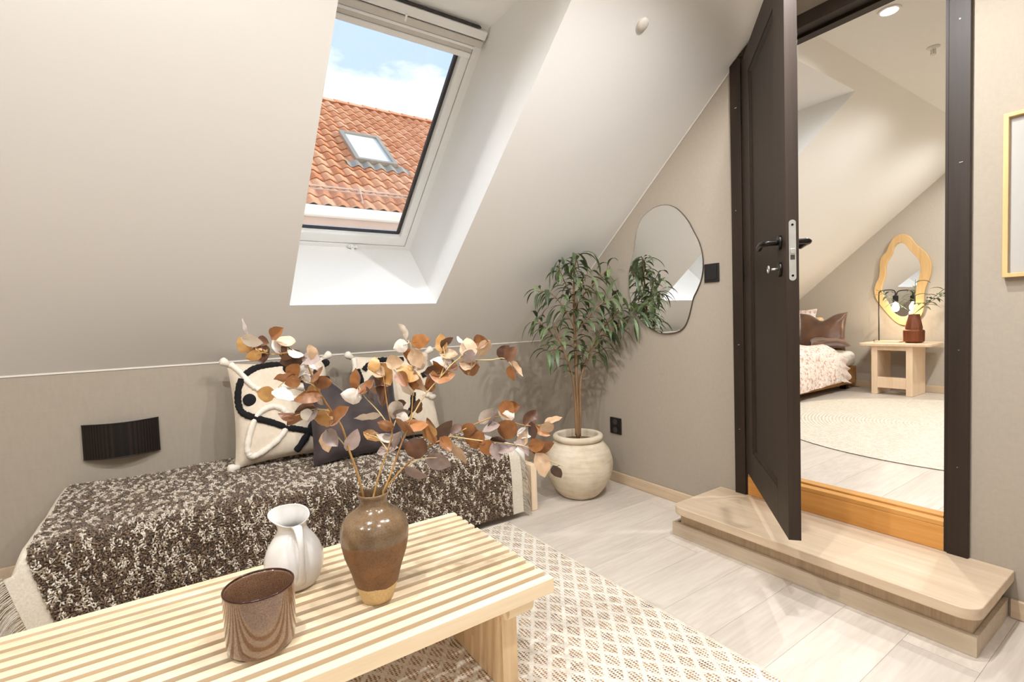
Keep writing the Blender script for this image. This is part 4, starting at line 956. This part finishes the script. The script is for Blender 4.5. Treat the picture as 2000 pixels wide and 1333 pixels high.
# turned wood vase with sprigs
M['rosewood'] = wood('dark_turned_wood', srgb(84, 42, 22), srgb(132, 72, 40), 2, 60, .4)
vb2 = Vector((5.60, 1.702, NT+.0005))
v2 = thing('wooden_vase', vb2, 'dark turned wooden vase with green sprigs on the nightstand', 'vase')
MB().lathe([(.055, 0), (.078, .012), (.082, .02), (.084, .105), (.080, .118), (.066, .122), (.068, .140), (.050, .235), (.046, .262), (.036, .262), (.034, .20), (.03, .05)], 8, vb2).build('body', M['rosewood'], v2, bevel=.003)
for (ax_, h_, n_, lab) in ((Vector((-.1, -.42, .42)), .30, 12, 'right'), (Vector((.05, -.30, .30)), .26, 8, 'low'), (Vector((-.2, .30, .35)), .28, 8, 'left'), (Vector((-.1, -.05, .6)), .2, 6, 'upright')):
    base = vb2+Vector((0, 0, .262)); P = [vb2+Vector((0, 0, .12))]+[base+Vector((ax_.x*t*h_/.35, ax_.y*t*h_/.35, ax_.z*t*h_/.35-.14*t*t*h_)) for t in [k/8 for k in range(9)]]
    sr = thing('green_sprig', tuple(P[0]), {'right': 'green leafy sprig leaning furthest right from the wooden vase', 'low': 'green leafy sprig drooping lowest from the wooden vase', 'left': 'green leafy sprig leaning over the lamp from the wooden vase', 'upright': 'short upright green sprig in the wooden vase'}[lab], 'sprig', 'sprigs in the wooden vase')
    MB().tube(P, .002, 5).build('stem', M['green'], sr, smooth=True)
    for k in range(n_):
        t = .25+.75*(k+.5)/n_; b0 = P[1].lerp(P[-1], t); b0 = P[min(9, 1+int(t*8))]
        a = k*2.4; d = (ax_.normalized()*.6+Vector((math.cos(a), math.sin(a), .3))).normalized()
        if b0.x+d.x*.1 > BX1-.05: d.x = -abs(d.x)
        mb = MB(); leafy(mb, b0, d, d.cross(Vector((0, 0, 1))), U(.09, .15), .030, 1.4); mb.build('leaf', M['green'], sr, smooth=True)
# bed
bb = thing('double_bed', (4.75, 2.65, BZ), 'bed with wooden base and pale headboard against the bedroom end wall', 'bed')
M['goldwood'] = wood('golden_wood', srgb(150, 104, 56), srgb(186, 138, 84), 0, 40, .5)
MB().box(3.75, 5.72, 2.215, 3.02, .33, .50).build('base', M['goldwood'], bb, bevel=.004)
for xx in (3.8, 5.6):
    for yy in (2.26, 2.92): MB().box(xx, xx+.06, yy, yy+.06, BZ+.001, .3295).build('leg', M['dark'], bb)
rbox(3.75, 5.70, 2.205, 3.03, .501, .655, .05).build('mattress', M['mattress'], bb, smooth=True)
rbox(5.745, 5.84, 2.56, 3.1, .30, 1.0, .03).build('headboard', plain('beige_upholstery', srgb(226, 196, 152), .9), bb, smooth=True)
m_, t_, b_ = new_mat('floral_cotton'); v = coords(t_, (1, 1, 1)); n1 = noise(t_, v, 34, 5, .65); n2 = noise(t_, v, 13, 3)
fl_ = ramp(t_, n1, [(.50, srgb(240, 230, 218)), (.56, srgb(222, 190, 172)), (.66, srgb(190, 146, 128))]); t_.links.new(fl_, b_.inputs['Base Color']); b_.inputs['Roughness'].default_value = .95
M['floral'] = m_; M['ruffle'] = plain('pale_pink_stripe', srgb(232, 212, 198), .95, var=.08, scale=60)
dv = thing('floral_duvet', (4.6, 2.6, .66), 'puffy floral duvet hanging over the side of the bed', 'duvet')
def duv(u, v):
    x = 3.72+1.62*u; s = v*1.15; R_ = .12
    q = .02*NZ.noise(Vector((u*7, v*6, 2)))+.012*NZ.noise(Vector((u*19, v*14, 4)))
    if s < .70: y, z, n_ = 3.02-s, .735, Vector((0, 0, 1))
    elif s < .70+R_*1.571: t = (s-.70)/R_; y, z, n_ = 2.32-R_*math.sin(t), .735-R_+R_*math.cos(t), Vector((0, -math.sin(t), math.cos(t)))
    else: d = s-.70-R_*1.571; y, z, n_ = 2.20-.03*math.sin(d*7), .615-d*1.0, Vector((0, -1, 0))
    ed = min(1, u/.06, (1-u)/.06); z2 = z-(1-ed)**2*.05*max(0, n_.z)
    p = Vector((x, y, z2))+n_*q
    p.z = max(p.z, .33+.05*u)
    return tuple(p)
MB().grid(duv, 60, 50).build('cover', M['floral'], dv, smooth=True)
def ruf(u, v):
    p = Vector(duv(1, .25+.75*u)); wv = .014*math.sin(u*70)
    return tuple(p+Vector((.10*v, -.015*v+wv*v, -.03*v*v-.01+.012*math.sin(u*40)*v)))
MB().grid(ruf, 120, 6).build('ruffle', M['ruffle'], dv, smooth=True)
m_, t_, b_ = new_mat('brown_satin'); f = noise(t_, coords(t_), 5, 4); t_.links.new(ramp(t_, f, [(.3, srgb(66, 40, 24)), (.7, srgb(122, 82, 52))]), b_.inputs['Base Color']); b_.inputs['Roughness'].default_value = .38; b_.inputs['Sheen Weight'].default_value = .4; M['satin'] = m_
def bpillow(name, loc, W_, H_, T_, tilt, rz, lab, mat, chop=0):
    r_, s_ = cushion(name, loc[0], loc[1], loc[2], W_, H_, T_, tilt, lab, mat, yaw=rz, chop=chop, seed=3)
    return r_
bpillow('satin_cushion', (5.50, 2.455, .662), .44, .40, .065, math.radians(14), -math.pi/2+.15, 'brown satin cushion with a deep top dent propped on the bed', M['satin'], .075)
bpillow('satin_cushion', (5.33, 2.285, .722), .34, .30, .04, math.radians(80), -math.pi/2+.5, 'second brown satin cushion lying flat by the nightstand', M['satin'])
bpillow('white_pillow', (5.66, 2.80, .662), .42, .44, .06, math.radians(10), -math.pi/2, 'white floral pillow behind the brown cushion', M['floral'])
# ceiling sprinkler in the bedroom
p0 = at_z(1823, 92, CZ)
sp_ = thing('ceiling_sprinkler', p0, 'small pendant sprinkler on the bedroom ceiling', 'sprinkler')
MB().lathe([(.030, -.0005), (.030, -.004), (.012, -.008), (.008, -.012)], 24, p0).build('rosette', M['white'], sp_, smooth=True)
MB().tube([p0+Vector((0, 0, -.012)), p0+Vector((0, 0, -.035))], .005, 8).tube([p0+Vector((0, .010, -.012)), p0+Vector((0, .010, -.038))], .002, 6).tube([p0+Vector((0, -.010, -.012)), p0+Vector((0, -.010, -.038))], .002, 6).build('bulb', M['steel'], sp_)
MB().lathe([(.014, -.038), (.014, -.041), (.001, -.042)], 16, p0).build('deflector', M['steel'], sp_)

# ------------------------------------------------------------------ recessed ceiling spots
EL = emit('led_lens', (1, .9, .76), 30)
def spot(x, y, z, watt, lab, ang=172, colr=(.935, .97, 1.0), blend=.35):
    t = thing('ceiling_spot', (x, y, z), lab, 'ceiling light', 'recessed ceiling spots')
    MB().ring([(.048*math.cos(k*math.pi/16), .048*math.sin(k*math.pi/16)) for k in range(32)], [(.036*math.cos(k*math.pi/16), .036*math.sin(k*math.pi/16)) for k in range(32)], lambda a, b, d: (x+a, y+b, z+d), -.006, -.0005).build('bezel', M['white'], t)
    MB().lathe([(.001, -.0010), (.0355, -.0010), (.0355, -.0025), (.001, -.0025)], 24, (x, y, z)).build('lens', EL, t)
    l = bpy.data.lights.new('spot_beam', 'SPOT'); l.energy = watt*WATT; l.spot_size = math.radians(ang); l.spot_blend = blend; l.shadow_soft_size = .022; l.color = colr
    o = bpy.data.objects.new('spot_beam', l); COL.objects.link(o); o.parent = t; o.location = (0, 0, -.012)
    return t
ROOM_SPOTS = [(1.56, .70, 100, 'recessed white ceiling spot nearest the door'), (1.02, .74, 77, 'recessed white ceiling spot second from the door'), (-.12, 1.05, 100, 'recessed white ceiling spot above the table'), (-1.3, .88, 60, 'unseen fill spot added furthest from the door'), (.55, .08, 48, 'unseen fill spot added behind the viewer'), (-.7, .08, 52, 'unseen fill spot added behind the viewer to the left')]  # spots furthest off and behind the viewer are unseen, added as fill
for x, y, wt, lab in ROOM_SPOTS: spot(x, y, CZ, wt, lab, *((169, (.965, .98, 1.0), .46) if wt > 76 else ()))
d0 = at_z(1737, 20, CZ)
spot(d0.x, d0.y, CZ, 80, 'lit recessed ceiling spot seen through the top of the doorway', 167, blend=.5)
spot(4.05, .85, CZ, 85, 'recessed bedroom ceiling spot in the middle of the ceiling', 167, blend=.5); spot(5.2, .85, CZ, 85, 'recessed bedroom ceiling spot nearest the wavy mirror', 167, blend=.5); spot(4.6, -.4, CZ, 30, 'recessed bedroom ceiling spot out of sight')

# ------------------------------------------------------------------ house across the courtyard
P40 = math.radians(40); C4, S4 = math.cos(P40), math.sin(P40); EY, EZ = 9.0, 3.17
Rm = lambda x, v, q: (x, EY+v*C4-q*S4, EZ+v*S4+q*C4)
house = thing('neighbour_house', (4.5, 9.4, -3), 'house across the courtyard with an orange pantile roof', 'building')
m_, t_, b_ = new_mat('orange_clay_tile'); f = noise(t_, coords(t_), 9, 5); oi = N(t_, 'ShaderNodeObjectInfo')
s_ = math_(t_, 'ADD', math_(t_, 'MULTIPLY', f, .6), math_(t_, 'MULTIPLY', oi.outputs['Random'], .4))
t_.links.new(ramp(t_, s_, [(.25, srgb(204, 130, 88)), (.5, srgb(228, 160, 116)), (.8, srgb(240, 186, 148))]), b_.inputs['Base Color']); b_.inputs['Roughness'].default_value = .8; M['tile'] = m_
TW, TG = .245, .335
def tile_mb(mb, x0, v0):
    n = 9; prof = []
    for k in range(n):
        u = k/(n-1); prof.append((x0+u*(TW+.02), .032*math.sin(2*math.pi*u*TW/(TW)-.6)*(.8 if u > .5 else 1)))
    A = [Rm(x, v0-.03, q+.062) for x, q in prof]; B = [Rm(x, v0+TG+.06, q+.012) for x, q in prof]; Cc = [Rm(x, v0-.03, q+.036) for x, q in prof]
    o = len(mb.v); mb.v += A+B+Cc
    for k in range(n-1):
        mb.f += [(o+k, o+k+1, o+n+k+1, o+n+k), (o+2*n+k, o+2*n+k+1, o+k+1, o+k)]
    return mb
tm0 = tile_mb(MB(), 0, 0).mesh('tile', M['tile'], True, Rm(0, 0, 0))
rest = MB(); ncount = 0; NR = 17; hl = Vector(house.location)
for r_ in range(NR):
    t = r_/NR; xl, xr = 1.25+1.5*t, 4.35+2.85*t; v = r_*TG
    for k in range(-12, 44):
        x = k*TW
        if x > 3.27 and x+TW < 4.2 and 1.93-TG*.2 < v < 3.43-TG*.9: continue
        if xl < x < xr and ncount < 300:
            o = bpy.data.objects.new('tile', tm0); COL.objects.link(o); o.parent = house; o.location = Vector(Rm(x, v, 0))-hl; ncount += 1
        elif -2.9 < x < 10.5: tile_mb(rest, x, v)
o = rest.build('outer_tiles', M['tile'], house, smooth=True); o['kind'] = 'stuff'
VR = NR*TG
MB().quad(Rm(-3, -.05, -.03), Rm(11, -.05, -.03), Rm(11, VR+.05, -.03), Rm(-3, VR+.05, -.03)).build('roof_deck', M['gasket'], house)
rm = MB()
for j in range(9): pass
rgm = MB().grid(lambda u, v: (u*.40, -.13*math.cos(math.pi*v), .10*math.sin(math.pi*v)+.018*(1-u)), 3, 9).mesh('ridge_tile', M['tile'], True)
rp_ = Vector(Rm(0, VR+.03, .02))
for k in range(-8, 28):
    o = bpy.data.objects.new('ridge_tile', rgm); COL.objects.link(o); o.parent = house; o.location = Vector((k*.37, rp_.y+.05, rp_.z))-hl
M['gutter'] = plain('white_gutter', srgb(236, 228, 218), .5, var=.03, scale=3)
M['render'] = plain('pinkish_render', srgb(214, 186, 170), .9, var=.05, scale=3)
MB().box(-3, 11, EY-.10, EY+.05, EZ-.185, EZ-.005).build('gutter', M['gutter'], house, bevel=.02, seg=3)
MB().box(-3, 11, EY+.06, EY+.4, EZ-.32, EZ-.03).build('soffit', M['render'], house)
MB().box(-3, 11, EY+.35, EY+8, -3, EZ-.321).build('facade', M['render'], house)
for k in range(5): MB().box(-3, 11, EY+.335, EY+.349, EZ-.42-k*.13, EZ-.345-k*.13).build('clapboard', M['render'], house)
M['guard'] = plain('galvanised_pale', srgb(214, 196, 178), .5, .2)
for q in (.11, .17): MB().tube([Rm(-3, .42, q), Rm(11, .42, q)], .012, 6).build('snow_rail', M['guard'], house)
for k in range(-2, 10): 
    x = 2.93+k*.98; MB().tube([Rm(x, .50, .02), Rm(x, .42, .20)], .014, 6).tube([Rm(x, .42, .20), Rm(x, .10, .07)], .010, 6).build('snow_bracket', M['guard'], house)
M['zinc'] = plain('zinc_flashing', srgb(176, 166, 150), .45, .4); M['skyglass'] = plain('pale_blind_behind_glass', srgb(232, 236, 234), .15)
rw = MB().ring([(3.27, 1.95), (4.19, 1.95), (4.19, 3.45), (3.27, 3.45)], [(3.36, 2.03), (4.10, 2.03), (4.10, 3.37), (3.36, 3.37)], Rm, .02, .16).build('roof_window', M['zinc'], house)
MB().box(3.36, 4.10, 2.03, 3.37, .10, .12, Rm).build('pane', M['skyglass'], rw)
MB().grid(lambda u, v: Rm(3.05+1.35*u, 1.94-.22*v, .10-.02*v+.03*math.sin(2*math.pi*(3.05+1.35*u)/TW-.6)), 60, 3).build('apron', M['zinc'], rw, smooth=True)
